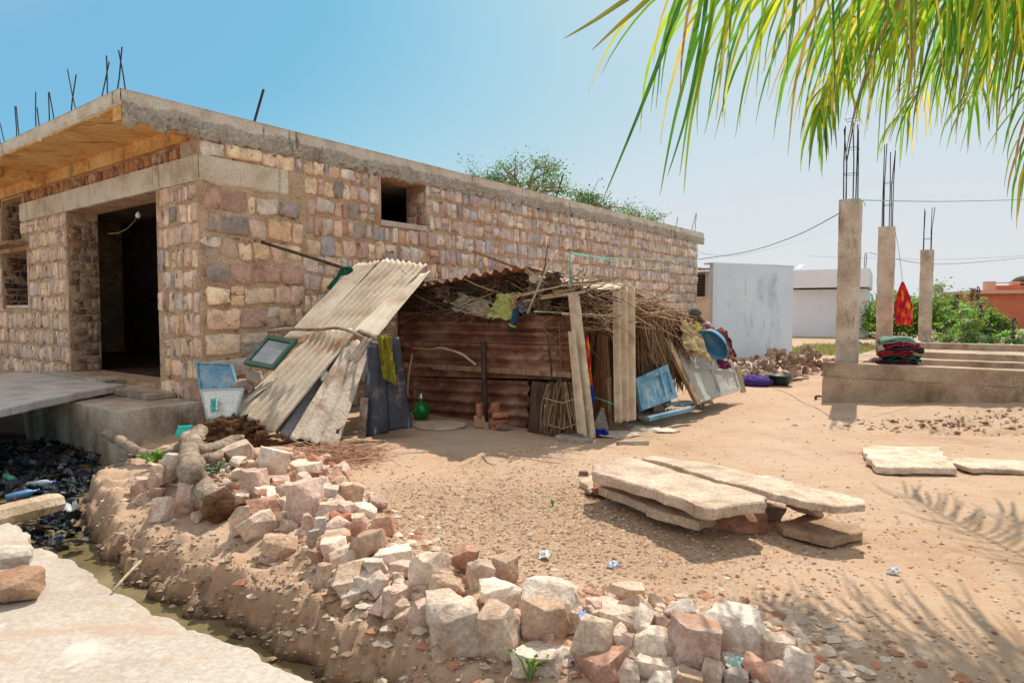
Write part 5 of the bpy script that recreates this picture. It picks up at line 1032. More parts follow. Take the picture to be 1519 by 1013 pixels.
# fibre clump
def clump(name, u, v, rx, ry, rz, m, label, cat, seed=1, amp=.3, color=None, dz=.1, fr=3.):
    c = GT(u, v); c = G(u, v, c.z + dz); mb = MB(); n, m_ = 44, 30; vs = []
    for i in range(m_ + 1):
        ph = -pi / 2 + pi * i / m_
        for k in range(n):
            q = Vector((cos(ph) * cos(2 * pi * k / n), cos(ph) * sin(2 * pi * k / n), sin(ph))); f_ = 1 + amp * fbm(q * fr + Vector((seed, 0, 0)), 5); vs.append(c + Vector((q.x * rx, q.y * ry, q.z * rz)) * f_)
    mb.add(vs, [(i * n + k, i * n + (k + 1) % n, (i + 1) * n + (k + 1) % n, (i + 1) * n + k) for i in range(m_) for k in range(n)]); return lab(mb.build(name, m, None, True, color), label, cat)
clump('fibre_clump', 347, 640, .3, .2, .15, 'fibre', 'dark brown matted clump of roots and fibre on top of the heap', 'fibre clump', 3, .55, dz=.22, fr=4.5)
clump('fibre_clump', 382, 652, .13, .1, .08, 'fibre', 'smaller brown fibre clump right of the dark matted one', 'fibre clump', 5, .6, (1, 1, 1), dz=.14, fr=4.5)
clump('straw_clump', 445, 658, .22, .13, .07, 'fibre', 'flattened red-brown fibre heap at the foot of the torn sheet', 'fibre clump', 8, .6, dz=.05, fr=5)
for (rc, n_, u, v, su, ll) in (((.42, .24, .16), 620, 505, 676, 44, 'pile of thin reddish dry twigs at the foot of the torn sheet'),):
    mb = MB(); q_ = random.Random(5)
    for _ in range(n_):
        uu, v_ = u + q_.gauss(0, su * .7), v + q_.gauss(0, 8); uu = max(425, min(590, uu)); p = GT(uu, v_); p.z += abs(q_.gauss(0, .035)) + .01; a = q_.gauss(.2, .5); l = q_.uniform(.1, .38); d = Vector((cos(a), sin(a), q_.gauss(0, .12))) * l / 2
        c = q_.choice([(.45, .26, .17), (.35, .17, .1), (.55, .38, .25), (.28, .13, .08)]); mb.tube([p - d, p + Vector((0, 0, q_.gauss(0, .015))), p + d], .0035, 3, 0, c)
    lab(mb.build('twig_pile', 'dry_stem'), ll, 'twig pile')
clump('mud_block', 108, 795, .2, .12, .12, 'bark', 'brown crusty lump of earth at the corner of the drain bank', 'clod', 5, .35, dz=.03)
clump('soil_clod', 252, 893, .1, .06, .07, 'bark', 'small crusty clod at the water edge below the stick', 'clod', 6, .4, dz=-.02)
clump('soil_clod', 300, 900, .14, .07, .09, 'bark', 'larger crusty brown clod at the water edge right of the small one', 'clod', 7, .4, dz=0)
# dirty slate pile at the apron
for i, (u, v, l) in enumerate(((192, 688, 'lowest grey slate piece lying where the apron meets the bank'), (200, 682, 'middle grey slate piece lying where the apron meets the bank'), (212, 678, 'topmost grey slate piece lying where the apron meets the bank'))):
    stn(u, v, .36, .16, .025, .5 + i * .2, (.45, .5, .55), l, dz=.02 * i)
# squared timber over the drain
g = root('timber', G(60, 745, .05), 'squared pale timber beam lying across the road edge over the drain', 'timber')
a, c = G(-60, 780, .07), G(88, 744, .02); mb = MB(); pts = [a.lerp(c, k / 8) for k in range(9)]
mb.tube(pts, [.085] * 8 + [.07], 8, .012); mb.build('beam', 'pale_wood', g)
# big stone at the left edge of the road, with plastic under it
stn(20, 884, .36, .26, .15, .1, (.4, .26, .17), 'broken brown stone with a pale dusty top at the left edge of the road', 'round', 'rock', 'rock', 'rock', z=.02)
stn(8, 862, .3, .22, .1, .4, (.62, .55, .48), 'pale stone piled on the broken brown one at the left edge of the road', 'slab', 'rock', 'rock', 'rock', dz=.1, z=.02)
stick('root_log', [G(40, 866, .05), G(52, 855, .07), G(64, 845, .1)], .02, .012, 'bark', 'stubby brown root end poking from the stones on the road', 'root', n=7)
q = G(49, 866, .03); mb = MB(); drape(mb, [q + Vector((-.03, .03, .03)), q + Vector((.05, .03, .03)), q + Vector((-.03, -.02, -.02)), q + Vector((.03, -.03, -.02))], 1, .005, nu=8, nv=6, wrk=.01); lab(mb.build('plastic_scrap', 'plastic', None, True, (.01, .08, .75)), 'vivid blue plastic piece beside the stones on the road', 'plastic scrap')
stn(2, 884, .08, .07, .06, .1, PK, 'small pinkish stone at the left picture edge on the road', 'block', 'stone', 'stone', 'rock', z=.02)
pole('thin_pole', G(167, 876, .03), G(209, 832, .02), .009, 'pale_wood', 'thin pale stick leaning across the drain onto the bank', 'stick', n=6, mids=(G(188, 853, .05),))
# small plants
def sprig(u, v, h_, n, size, cols, label, dz=0, seed=1, spread=.5, stemc=(.2, .3, .08), cat='plant'):
    r = random.Random(seed); c = GT(u, v); c.z += dz; g = root('weed', c, label, cat); ms, ml = MB(), MB()
    for i in range(n):
        a = r.random() * 2 * pi; sp_ = r.uniform(.1, 1) * spread; tip = c + Vector((cos(a) * sp_ * h_, sin(a) * sp_ * h_, h_ * r.uniform(.4, 1))); mid = lerp(c, tip, .5) + Vector((0, 0, h_ * .12)); ms.tube([c, mid, tip], [.005, .004, .002], 4, 0, stemc)
        for k in range(6):
            p = lerp(mid, tip, r.uniform(0, 1.1)); d = Vector((r.gauss(0, 1), r.gauss(0, 1), r.gauss(.2, .5))).normalized(); x = d.cross(Vector((r.gauss(0, .4), r.gauss(0, .4), 1))).normalized(); s = size * r.uniform(.6, 1.2); cc = r.choice(cols); nn = d.cross(x)
            ml.add([p, p + d * s * .5 + x * s * .32 + nn * s * .08, p + d * s, p + d * s * .5 - x * s * .32 + nn * s * .08, p + d * s * .5], [(0, 1, 4), (1, 2, 4), (2, 3, 4), (3, 0, 4)], cc)
    ms.build('stem', 'dry_stem', g); ml.build('foliage', 'green_leaf', g); return g
GRN = [(.1, .3, .02), (.18, .42, .03), (.06, .2, .02), (.3, .45, .05)]
sprig(232, 695, .14, 16, .05, GRN, 'bright green weed growing between the root and the bent log', .05, 2, 1.2)
sprig(318, 712, .1, 10, .07, [(.3, .42, .28), (.42, .5, .38), (.2, .34, .16)], 'grey-green leafy weed right of the bent log', .06, 3, 1.3)
sprig(490, 962, .22, 9, .04, GRN + [(.45, .35, .05)], 'green weed hanging on the drain bank', .0, 4, .5)
sprig(785, 1012, .2, 7, .03, GRN + [(.55, .45, .04)], 'small yellow-green weed at the bottom edge before the low flat rock', 0, 5, .6)
sprig(28, 792, .05, 8, .03, GRN, 'tiny bright green weed at the road corner under the timber', 0, 6, 1.2)
sprig(820, 752, .07, 5, .025, GRN + [(.4, .3, .05)], 'tiny weed on the gravel left of the stacked slabs', 0, 7, .7)
mb = MB(); q_ = random.Random(6)
for _ in range(60):
    p = GT(765 + q_.gauss(0, 5), 985 + q_.gauss(0, 8)); 
# ------------------------------------------------------------------ stacked stone slabs
def slabstone(poly_px, zt, th, label, color, seed, dz=0, amp=.038):
    poly = [G(u, v, zt).xy for u, v in poly_px]; mb = MB(); rough_prism(mb, poly, zt - th, zt, seed, amp, .05, .012)
    o = mb.build('stone_slab', 'slab_stone', None, False, color); return lab(o, label, 'stone slab', 'stone slabs lying in the yard')
slabstone([(876, 690), (935, 678), (1010, 699), (1137, 736), (1128, 743), (1060, 755), (1045, 752), (960, 722), (880, 699)], .3, .085, 'thick pale stone slab on top of the stack, the nearer of the two top slabs', (1.05, 1, .95), 3)
slabstone([(956, 680), (965, 676), (1060, 688), (1150, 706), (1280, 741), (1281, 746), (1235, 750), (1190, 742), (1070, 712), (1010, 693)], .3, .055, 'long thin pale stone slab behind the thick one on the stack', (1.1, 1.05, 1.0), 5)
slabstone([(892, 722), (905, 712), (1000, 735), (1065, 764), (1030, 771), (960, 752)], .15, .07, 'narrow slab sticking out beneath the thick top slab', (.85, .78, .7), 7)
slabstone([(1152, 776), (1190, 760), (1280, 778), (1279, 790), (1235, 799), (1160, 783)], .07, .06, 'short brown slab lying on the ground under the long thin one', (.75, .62, .5), 9)
slabstone([(862, 712), (880, 704), (905, 720), (880, 730)], .06, .05, 'small pale slab fragment at the left foot of the stack', (1, .92, .82), 11)
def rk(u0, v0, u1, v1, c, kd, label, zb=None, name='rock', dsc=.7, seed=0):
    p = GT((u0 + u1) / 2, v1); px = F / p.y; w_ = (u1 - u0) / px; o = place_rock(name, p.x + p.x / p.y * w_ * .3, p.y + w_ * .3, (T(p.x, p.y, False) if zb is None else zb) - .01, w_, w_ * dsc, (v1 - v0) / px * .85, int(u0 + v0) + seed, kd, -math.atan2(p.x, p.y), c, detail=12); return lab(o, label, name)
rk(1048, 757, 1138, 794, (.46, .23, .15), 'wedge', 'reddish wedge-shaped rock propping the thick top slab', dsc=.5)
rk(1166, 760, 1222, 786, (.42, .28, .18), 'round', 'rounded tan rock lying between the short slab and the long thin one', zb=.07, dsc=.6)
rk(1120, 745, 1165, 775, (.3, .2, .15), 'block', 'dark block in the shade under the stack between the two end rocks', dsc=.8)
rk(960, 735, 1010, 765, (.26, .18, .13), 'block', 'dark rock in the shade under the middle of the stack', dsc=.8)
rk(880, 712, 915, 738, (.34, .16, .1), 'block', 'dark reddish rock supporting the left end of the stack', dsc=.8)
rk(858, 696, 874, 706, (.3, .22, .17), 'block', 'small dark stone left of the thick top slab', name='stone')
clump('rotten_fibre', 905, 735, .2, .12, .06, 'fibre', 'reddish brown rotten fibre spilling out left of the stack', 'fibre clump', 12, .6, dz=.0, fr=5)
slabstone([(1280, 662), (1300, 660), (1392, 663), (1421, 694), (1300, 692), (1284, 674)], .07, .07, 'wide pale slab lying on the ground right of the middle, next to a longer one', (1.2, 1.2, 1.15), 13)
slabstone([(1408, 684), (1420, 678), (1540, 684), (1545, 697), (1440, 694)], .05, .05, 'long pale slab lying at the right edge beside the wide one', (1.15, 1.12, 1.08), 15)
# ------------------------------------------------------------------ foundation with columns, right
K = Vector((5.4, 11.4, 0)); e1 = d1; e2 = -d2     # e1 away, e2 to the right
def K_(a, b_, z): return K + e1 * a + e2 * b_ + Vector((0, 0, z))
fd = root('house_foundation', K, 'raised concrete foundation of an unbuilt house with three bare columns', 'foundation')
def kbox(mb, a0, a1, b0_, b1, z0, z1): mb.box8([K_(a0, b0_, z0), K_(a0, b1, z0), K_(a1, b1, z0), K_(a1, b0_, z0), K_(a0, b0_, z1), K_(a0, b1, z1), K_(a1, b1, z1), K_(a1, b0_, z1)])
def kpoly(a0, a1, b0_, b1): return [K_(a0, b0_, 0).xy, K_(a0, b1, 0).xy, K_(a1, b1, 0).xy, K_(a1, b0_, 0).xy]
mat('footing', [(.28, .18, .11), (.48, .35, .25), (.62, .49, .37)], 1.8, .92, .6, 28, spots=[((.1, .06, .035), 1.6, .55, .72, (1, 1, .5)), ((.55, .45, .35), 2.4, .62, .76, one)])
mb = MB(); rough_prism(mb, kpoly(0, .46, 0, 13), -.2, .44, 1, .02); mb.build('front_beam', 'footing', fd)
mb = MB(); rough_prism(mb, kpoly(.03, .44, .02, 13), .443, .69, 4, .018); mb.build('front_beam', 'footing', fd)
mb = MB(); rough_prism(mb, kpoly(.47, 16, .02, .46), -.2, .66, 2, .02); mb.build('side_beam', 'footing', fd)
for i, a in enumerate((2.0, 4.6, 9.6, 15.5)):
    mb = MB(); rough_prism(mb, kpoly(a, a + .4, .47, 13), -.1, .68 - (.004 * i), 7 + i, .02); mb.build('cross_beam', 'footing', fd)
mb = MB(); kbox(mb, .462, 15.4, .462, 13, 0, .5); mb.build('infill', 'footing', fd)
COLS = [(1262, 297, 11.75, 37, 5), (1316, 337, 15.2, 28, 5), (1375.5, 371, 20.9, 22, 3)]
for i, (u, vt, Y, wp, nb) in enumerate(COLS):
    c = P(u, vt, Y); sz = wp / F * Y * .72; cm = MB(); h2 = sz / 2; ztop = c.z; zb = .5; vs = []; nz = 24
    for j in range(nz + 1):
        z = lerp(zb, ztop, j / nz)
        for (i1, i2) in ((-1, -1), (0, -1), (1, -1), (1, 0), (1, 1), (0, 1), (-1, 1), (-1, 0)):
            q = Vector((c.x, c.y, z)) + e2 * i1 * h2 + e1 * i2 * h2; vs.append(q + Vector((noise.noise(q * 4), noise.noise(q * 4 + Vector((7, 7, 7))), 0)) * .014)
    cm.add(vs, [(j * 8 + k, j * 8 + (k + 1) % 8, (j + 1) * 8 + (k + 1) % 8, (j + 1) * 8 + k) for j in range(nz) for k in range(8)] + [tuple(range(7, -1, -1)), tuple(nz * 8 + k for k in range(8))])
    col = cm.build('column', 'concrete', fd)
    rh = (1.3, 1.8, 1.3)[i]
    for (a, b_) in ((-.8, -.8), (.8, -.8), (-.8, .8), (.8, .8), (-.45, -.8), (.45, -.8))[:(6, 6, 4)[i]]:
        q = Vector((c.x, c.y, ztop)) + e2 * a * h2 * .75 + e1 * b_ * h2 * .75; mb = MB(); mb.tube([q - Vector((0, 0, .1)), q + Vector((rnd.gauss(0, .01), 0, rh * .5)), q + Vector((rnd.gauss(0, .03), rnd.gauss(0, .02), rh * rnd.uniform(.92, 1.05)))], .0105, 5); mb.build('rebar', 'rebar', col)
    for zz in ((.45, .9, 1.4), (.5, 1.0), (.35,))[i]:
        mb = MB(); q = [Vector((c.x, c.y, ztop + zz)) + e2 * a * h2 * .64 + e1 * b_ * h2 * .64 for a, b_ in ((-1, -1), (1, -1), (1, 1), (-1, 1), (-1, -1))]; mb.tube(q, .005, 4); mb.build('stirrup', 'rebar', col)
# folded cloths on the foundation
pb = K_(.22, 0, .69); base = P(1302, 541, 11.75); 
FC = [((.07, .02, .03), 'dark maroon folded cloth at the bottom of the pile on the foundation', .5), ((.02, .12, .07), 'dark green folded cloth low in the pile on the foundation', .46), ((.28, .02, .03), 'crimson folded cloth in the middle of the pile on the foundation', .48), ((.07, .05, .05), 'blackish folded cloth in the upper middle of the pile on the foundation', .44), ((.4, .03, .1), 'pinkish red folded cloth just below the top of the pile', .4), ((.2, .36, .27), 'pale green striped folded cloth on top of the pile', .42)]
bx_ = 6.55; by_ = 11.12; bz = .69
for i, (cc, ll, wd) in enumerate(FC):
    mb = MB(); hh = .075; vs = []; n = 28; sh = rnd.gauss(0, .05); wd *= 1.25; tw_ = rnd.gauss(0, .12)
    g_ = []
    for layer in range(3):
        z0 = bz + i * hh + layer * hh / 3; rows = []
        for j in range(9):
            row = []
            for k in range(19):
                a, b_ = (k / 18 - .5) * wd * (1 + .1 * noise.noise(Vector((j, i, layer)))), (j / 8 - .5) * .34; q = Vector((a * 4, b_ * 4, i * 3 + layer)); ed = abs(k / 9 - 1) ** 4
                row.append(Vector((bx_ + sh + a * .9 + b_ * .3, by_ + b_ * .9 + a * (-.35 + tw_), z0 + .045 * noise.noise(q * 1.5) - ed * .02 * (1 + i * .3) + .012)))
            rows.append(row)
        mb.sheet(rows, hh / 3.2)
    lab(mb.build('folded_cloth', 'cloth', None, True, cc), ll, 'cloth', 'pile of folded cloths on the foundation')
cl([P(1345, 528, 11.6) + Vector((-.1, 0, .02)), P(1345, 528, 11.6) + Vector((.2, 0, .0)), P(1325, 545, 11.35) + Vector((-.1, 0, 0)), P(1345, 545, 11.35)], 2, .02, 'cloth', (.3, .03, .04), 'loose red cloth spilling right of the folded pile', .04, 12)
# cloth on the line + wires
g = root('hanging_cloth', P(1340, 482, 14.5), 'red and yellow patterned cloth gathered and hanging from a line between the columns', 'cloth')
mb = MB(); rows = []
for j in range(26):
    v = j / 25; row = []
    for k in range(33):
        th = 2 * pi * k / 32; wv = (.02 + .145 * math.sin(min(1, v * 1.6) * pi / 2)) * (1 - .12 * max(0, v - .7) * 3); q = P(1339, 418 + 64 * v, 14.5); f_ = 1 + .25 * sin(th * 6 + v * 2); row.append(q + Vector((cos(th) * wv * f_ + .03 * v, sin(th) * wv * .45 * f_, (.05 * noise.noise(Vector((cos(th), v, 2))) if j == 25 else 0))))
    rows.append(row)
mb.sheet(rows, .004); mb.build('fabric', 'pattern_cloth', g, True)
string([P(1328, 345, 15.1), P(1333, 370, 14.9), P(1339, 420, 14.5)], .006, (.25, .25, .26), 'grey cord from the middle column holding the red and yellow cloth')
def wire(pts, rr, color, label): 
    mb = MB(); mb.tube(smooth_pts(pts, 6), rr, 4); return lab(mb.build('cable', 'plastic', None, False, color), label, 'cable')
wire([P(1035, 385, 22), P(1110, 373, 19), P(1180, 350, 15), P(1246, 316, 11.8)], .012, (.25, .3, .3), 'sagging cable running from the stone building to the nearest column')
wire([P(1274, 297, 11.6), P(1400, 299, 13), P(1530, 296, 15)], .008, (.1, .4, .34), 'level greenish cable running right from the top of the nearest column')
wire([P(1290, 375, 40), P(1395, 392, 45), P(1540, 380, 60)], .02, (.25, .25, .27), 'far sagging power cable behind the columns')
wire([P(1200, 380, 60), P(1395, 385, 60), P(1540, 378, 60)], .014, (.4, .4, .42), 'thin faint power cable far behind the columns')
wire([P(1035, 372, 24), P(1060, 378, 24), P(1130, 372, 30), P(1250, 340, 60)], .008, (.4, .42, .44), 'thin faint cable above the pale blue house')
string([P(1250, 297, 11.55), P(1262, 303, 11.5), P(1278, 297, 11.5), P(1284, 306, 11.5)], .007, (.1, .45, .35), 'green string tied round the top of the nearest column')
# ------------------------------------------------------------------ background buildings
def bwall(name, p0, p1, z0, z1, th, m, parent=None):
    p0, p1 = Vector(p0), Vector(p1); d = (p1 - p0).normalized(); n = Vector((-d.y, d.x, 0)) * th; mb = MB()
    mb.box8([p0 + Vector((0, 0, z0)), p1 + Vector((0, 0, z0)), p1 + n + Vector((0, 0, z0)), p0 + n + Vector((0, 0, z0)), p0 + Vector((0, 0, z1)), p1 + Vector((0, 0, z1)), p1 + n + Vector((0, 0, z1)), p0 + n + Vector((0, 0, z1))]); return mb.build(name, m, parent)
def xy(u, Y): p = P(u, 460, Y); return Vector((p.x, p.y, 0))
g = root('house', xy(1120, 22), 'pale blue plastered windowless house wall block', 'house')
a, c = xy(1063, 21.6), xy(1176, 23.2); bwall('wall', a, c, -.1, H + (460 - 392) / F * 21.6, .34, 'plaster_blue', g); d_ = (c - a).normalized(); n_ = Vector((-d_.y, d_.x, 0)); bwall('wall', a + d_ * 2.1 + n_ * .345, c + n_ * .345, -.1, H + (460 - 392) / F * 21.6 - .06, 3.6, 'plaster_blue', g)
bwall('parapet', a + Vector((-.14, -.04, 0)), a + Vector((-.005, -.04, 0)), -.1, H + 69.5 / F * 21.6, .4, 'plaster_blue', g)
mb = MB(); d_ = (c - a).normalized(); bwall('coping', a + Vector((-.15, -.03, 0)), c + d_ * .02 + Vector((0, -.03, 0)), H + 68 / F * 21.6 + .002, H + 68 / F * 21.6 + .05, .42, 'plaster_blue', g)
g = root('house', xy(1045, 24), 'cream plastered house with a dark louvred window beside the stone building', 'house')
a, c = xy(1022, 24.6), xy(1066, 24.0); wz = H + 58 / F * 24
bwall('wall', a, c, -.1, wz, 3, 'plaster_cream', g); 
mb = MB(); q0, q1 = xy(1020, 24.4), xy(1065, 23.8); corr(mb, [q0 + Vector((0, 0, wz + .05)), q1 + Vector((0, 0, wz + .05)), q0 + Vector((0, 3.2, wz + .3)), q1 + Vector((0, 3.2, wz + .3))], 8, .03, th=.01, nv=4); mb.build('roof', 'rust_sheet', g)
a, c = xy(1033.5, 24.3), xy(1043, 24.1); w0, w1 = H + 20 / F * 24, H + 54 / F * 24; wn = bwall('window', a, c, w0, w1, .1, 'dark', g)
mb = MB()
for k in range(8):
    z = lerp(w0, w1, (k + .5) / 8); mb.box8([a + Vector((0, -.05, z - .03)), c + Vector((0, -.05, z - .03)), c + Vector((0, -.01, z - .02)), a + Vector((0, -.01, z - .02)), a + Vector((0, -.05, z - .02)), c + Vector((0, -.05, z - .02)), c + Vector((0, -.01, z + .03)), a + Vector((0, -.01, z + .03))])
mb.build('louvre', 'dark_wood', wn); bwall('sill', a + Vector((-.03, -.04, 0)), c + Vector((.03, -.04, 0)), w0 - .06, w0 - .004, .12, 'plaster_cream', g)
g = root('house', xy(1230, 39), 'white single-storey house with a deep plain parapet behind the blue one', 'house')
a, c = xy(1150, 41), xy(1285, 38.5); bwall('wall', a, c, -.1, H + 31 / F * 39, 7, 'plaster_white', g)
a2, c2 = xy(1150, 40.4), xy(1289, 37.9); bwall('parapet', a2, c2, H + 33.5 / F * 39, H + 60 / F * 39, 9, 'plaster_white', g)
mb = MB(); q = P(1194, 397, 41); mb.box8([q + Vector((-.26, 0, -.03)), q + Vector((.26, 0, -.03)), q + Vector((.26, .8, -.03)), q + Vector((-.26, .8, -.03)), q + Vector((-.04, 0, .22)), q + Vector((.04, 0, .22)), q + Vector((.04, .8, .22)), q + Vector((-.04, .8, .22))]); mb.build('roof_vent', 'plaster_white', g)
bwall('door_shade', xy(1279, 38.0) , xy(1287, 37.9), 1.6 - 16 / F * 38 + 1.0, 1.6 - 15 / F * 38 + 1.1, .3, 'orange_trim', g)
for uu in (1282, 1284.5): mb = MB(); q = P(uu, 398, 38.5); mb.tube([q, q + Vector((.03, 0, .9))], .02, 4); mb.build('rebar', 'rebar', g)
g = root('house', xy(1500, 60), 'orange house with a pillared parapet on the right behind the shrubs', 'house')
zz = lambda v: H + (460 - v) / F * 60
bwall('wall', xy(1448, 60), xy(1600, 58), -.1, zz(436), 8, 'plaster_orange', g); bwall('ledge', xy(1446, 59.6), xy(1600, 57.6), zz(436) + .01, zz(431), 9, 'orange_trim', g)
for (u0, u1, v) in ((1462, 1476, 418), (1500, 1512, 418), (1530, 1545, 416)): bwall('pillar', xy(u0, 59.5), xy(u1, 59.3), zz(431) + .01, zz(v), .8, 'orange_trim', g)
bwall('parapet', xy(1478, 59.6), xy(1600, 57.9), zz(431) + .01, zz(424), .3, 'plaster_orange', g); bwall('rail', xy(1476, 59.6), xy(1600, 57.9), zz(421), zz(419.5), .1, 'orange_trim', g)
mb = MB(); ball(mb, P(1519, 424, 60), 1.1, 1.1, .9, z0=0.0); mb.build('dome', 'dark_wood', g, True)
g = root('house', xy(1440, 75), 'far low cream house beside the orange one', 'house'); bwall('wall', xy(1436, 80), xy(1462, 79), 0, H + 22 / F * 80, 6, 'plaster_cream', g); bwall('parapet', xy(1440, 79.5), xy(1447, 79.3), H + 22.2 / F * 80, H + 32 / F * 80, 1, 'plaster_cream', g)
tw = root('water_tower', xy(1391, 150), 'distant grey water tower on legs behind the third column', 'water tower')
q = xy(1391, 150); s_ = 150 / F; mb = MB(); lathe(mb, q + Vector((0, 0, H + 24 * s_)), [(0, 0), (5.2 * s_, 0), (6.5 * s_, 2 * s_), (6.5 * s_, 10 * s_), (5.4 * s_, 14 * s_), (0, 16 * s_)], 18); mb.build('tank', 'concrete', tw, True)
for k in range(4): mb = MB(); o_ = Vector((cos(k * pi / 2 + .6), sin(k * pi / 2 + .6), 0)) * 5 * s_; mb.tube([q + o_, q + o_ * .9 + Vector((0, 0, H + 24 * s_))], .9 * s_, 6); mb.build('leg', 'concrete', tw)
# far rubble pile, tub and bag
mesh_pool = []
for k in range(7):
    vs_, fs_ = chunk(1, .8, .7, 900 + k, ['block', 'wedge', 'round'][k % 3], 5); me = bpy.data.meshes.new('rubble_stone'); me.from_pydata(vs_, [], fs_); me.materials.append(MATS['rubble']); me.polygons.foreach_set('use_smooth', [True] * len(me.polygons)); mesh_pool.append(me)
def pile(n, cx, cy, lx, ly, hh, smin, smax, pal, label, grp, seed, name='rubble_stone', rot=.3):
    r = random.Random(seed)
    for i in range(n):
        a, b_ = r.uniform(-1, 1), r.uniform(-1, 1); z = hh * max(0, 1 - a * a) * max(0, 1 - abs(b_)) * r.uniform(.35, 1.); s = r.uniform(smin, smax)
        o = bpy.data.objects.new(name, r.choice(mesh_pool)); COL.objects.link(o); x, y = cx + a * lx * cos(rot) - b_ * ly * sin(rot), cy + a * lx * sin(rot) + b_ * ly * cos(rot)
        o.location = (x, y, T(x, y, False) + z + s * .25); o.rotation_euler = (r.random() * 3, r.random() * 3, r.random() * 3); o.scale = (s, s * r.uniform(.7, 1), s * r.uniform(.6, 1)); c = r.choice(pal); o.color = (*c, 1); lab(o, label, 'stone', grp)
q = xy(1180, 16.6); PALR = [(.4, .26, .19), (.52, .36, .27), (.32, .2, .15), (.6, .46, .36), (.46, .37, .32)]
pile(240, q.x, q.y, 1.95, .8, .66, .12, .25, PALR, 'fist to head-sized reddish brown stone in the dumped pile before the pale blue house', 'stones dumped before the blue house', 5)
pile(40, xy(1112, 15).x, 15.2, .6, .3, .25, .1, .2, PALR, 'reddish brown stone in the low left tail of the dumped pile behind the purple bag', 'stones in the left tail of the dumped pile', 6)
q = xy(1345, 26); pile(45, q.x, q.y, 2.6, .7, .5, .15, .4, [(.5, .38, .3), (.4, .28, .22)], 'stone in the far low heap between the second and third columns', 'stones heaped behind the columns', 8)
g0 = GT(1157, 571); g = root('basin', g0, 'dark round metal basin on the ground beside the purple bag', 'basin')
mb = MB(); lathe(mb, g0, [(0, 0), (.16, 0), (.22, .09), (.25, .2), (.27, .21), (.245, .21), (.2, .09), (0, .03)], 22); mb.build('shell', 'plastic', g, True, (.015, .03, .04))
g0 = GT(1122, 572); mb = MB(); c_ = g0; n, m_ = 30, 16; vs = []
for i in range(m_ + 1):
    ph = -pi / 2 + pi * .93 * i / m_
    for k in range(n):
        q = Vector((cos(ph) * cos(2 * pi * k / n), cos(ph) * sin(2 * pi * k / n), sin(ph))); f_ = 1 + .22 * fbm(q * 2.5, 4); vs.append(g0 + Vector((q.x * .34, q.y * .24, .09 + q.z * .13)) * f_ + g0 * 0)
vs = [Vector((v.x if True else 0, v.y, v.z)) for v in vs]
mb.add([g0 + (Vector(v) - g0) for v in vs], [(i * n + k, i * n + (k + 1) % n, (i + 1) * n + (k + 1) % n, (i + 1) * n + k) for i in range(m_) for k in range(n)]); lab(mb.build('bag', 'cloth', None, True, (.1, .06, .3)), 'slumped purple cloth bag on the ground beyond the greyish white door', 'bag')
g0 = GT(1112, 556); g = root('basin', g0, 'low whitish basin behind the purple bag', 'basin'); mb = MB(); lathe(mb, g0, [(0, 0), (.2, 0), (.27, .1), (.3, .22), (.27, .22), (.2, .03), (0, .03)], 20); mb.build('shell', 'plastic', g, True, (.35, .34, .3))
for (a, c, l) in (((1140, 574), (1200, 563), 'long dark stick lying on the ground beside the dumped stones'), ((1165, 572), (1190, 566), 'shorter dark stick across the long one beside the dumped stones'), ((1210, 593), (1222, 592), 'tiny twig lying before the foundation corner')):
    stick('branch', [GT(*a) + Vector((0, 0, .03)), lerp(GT(*a), GT(*c), .5) + Vector((0, .1, .05)), GT(*c) + Vector((0, 0, .03))], .025, .015, 'dark_wood', l, 'stick', n=6)
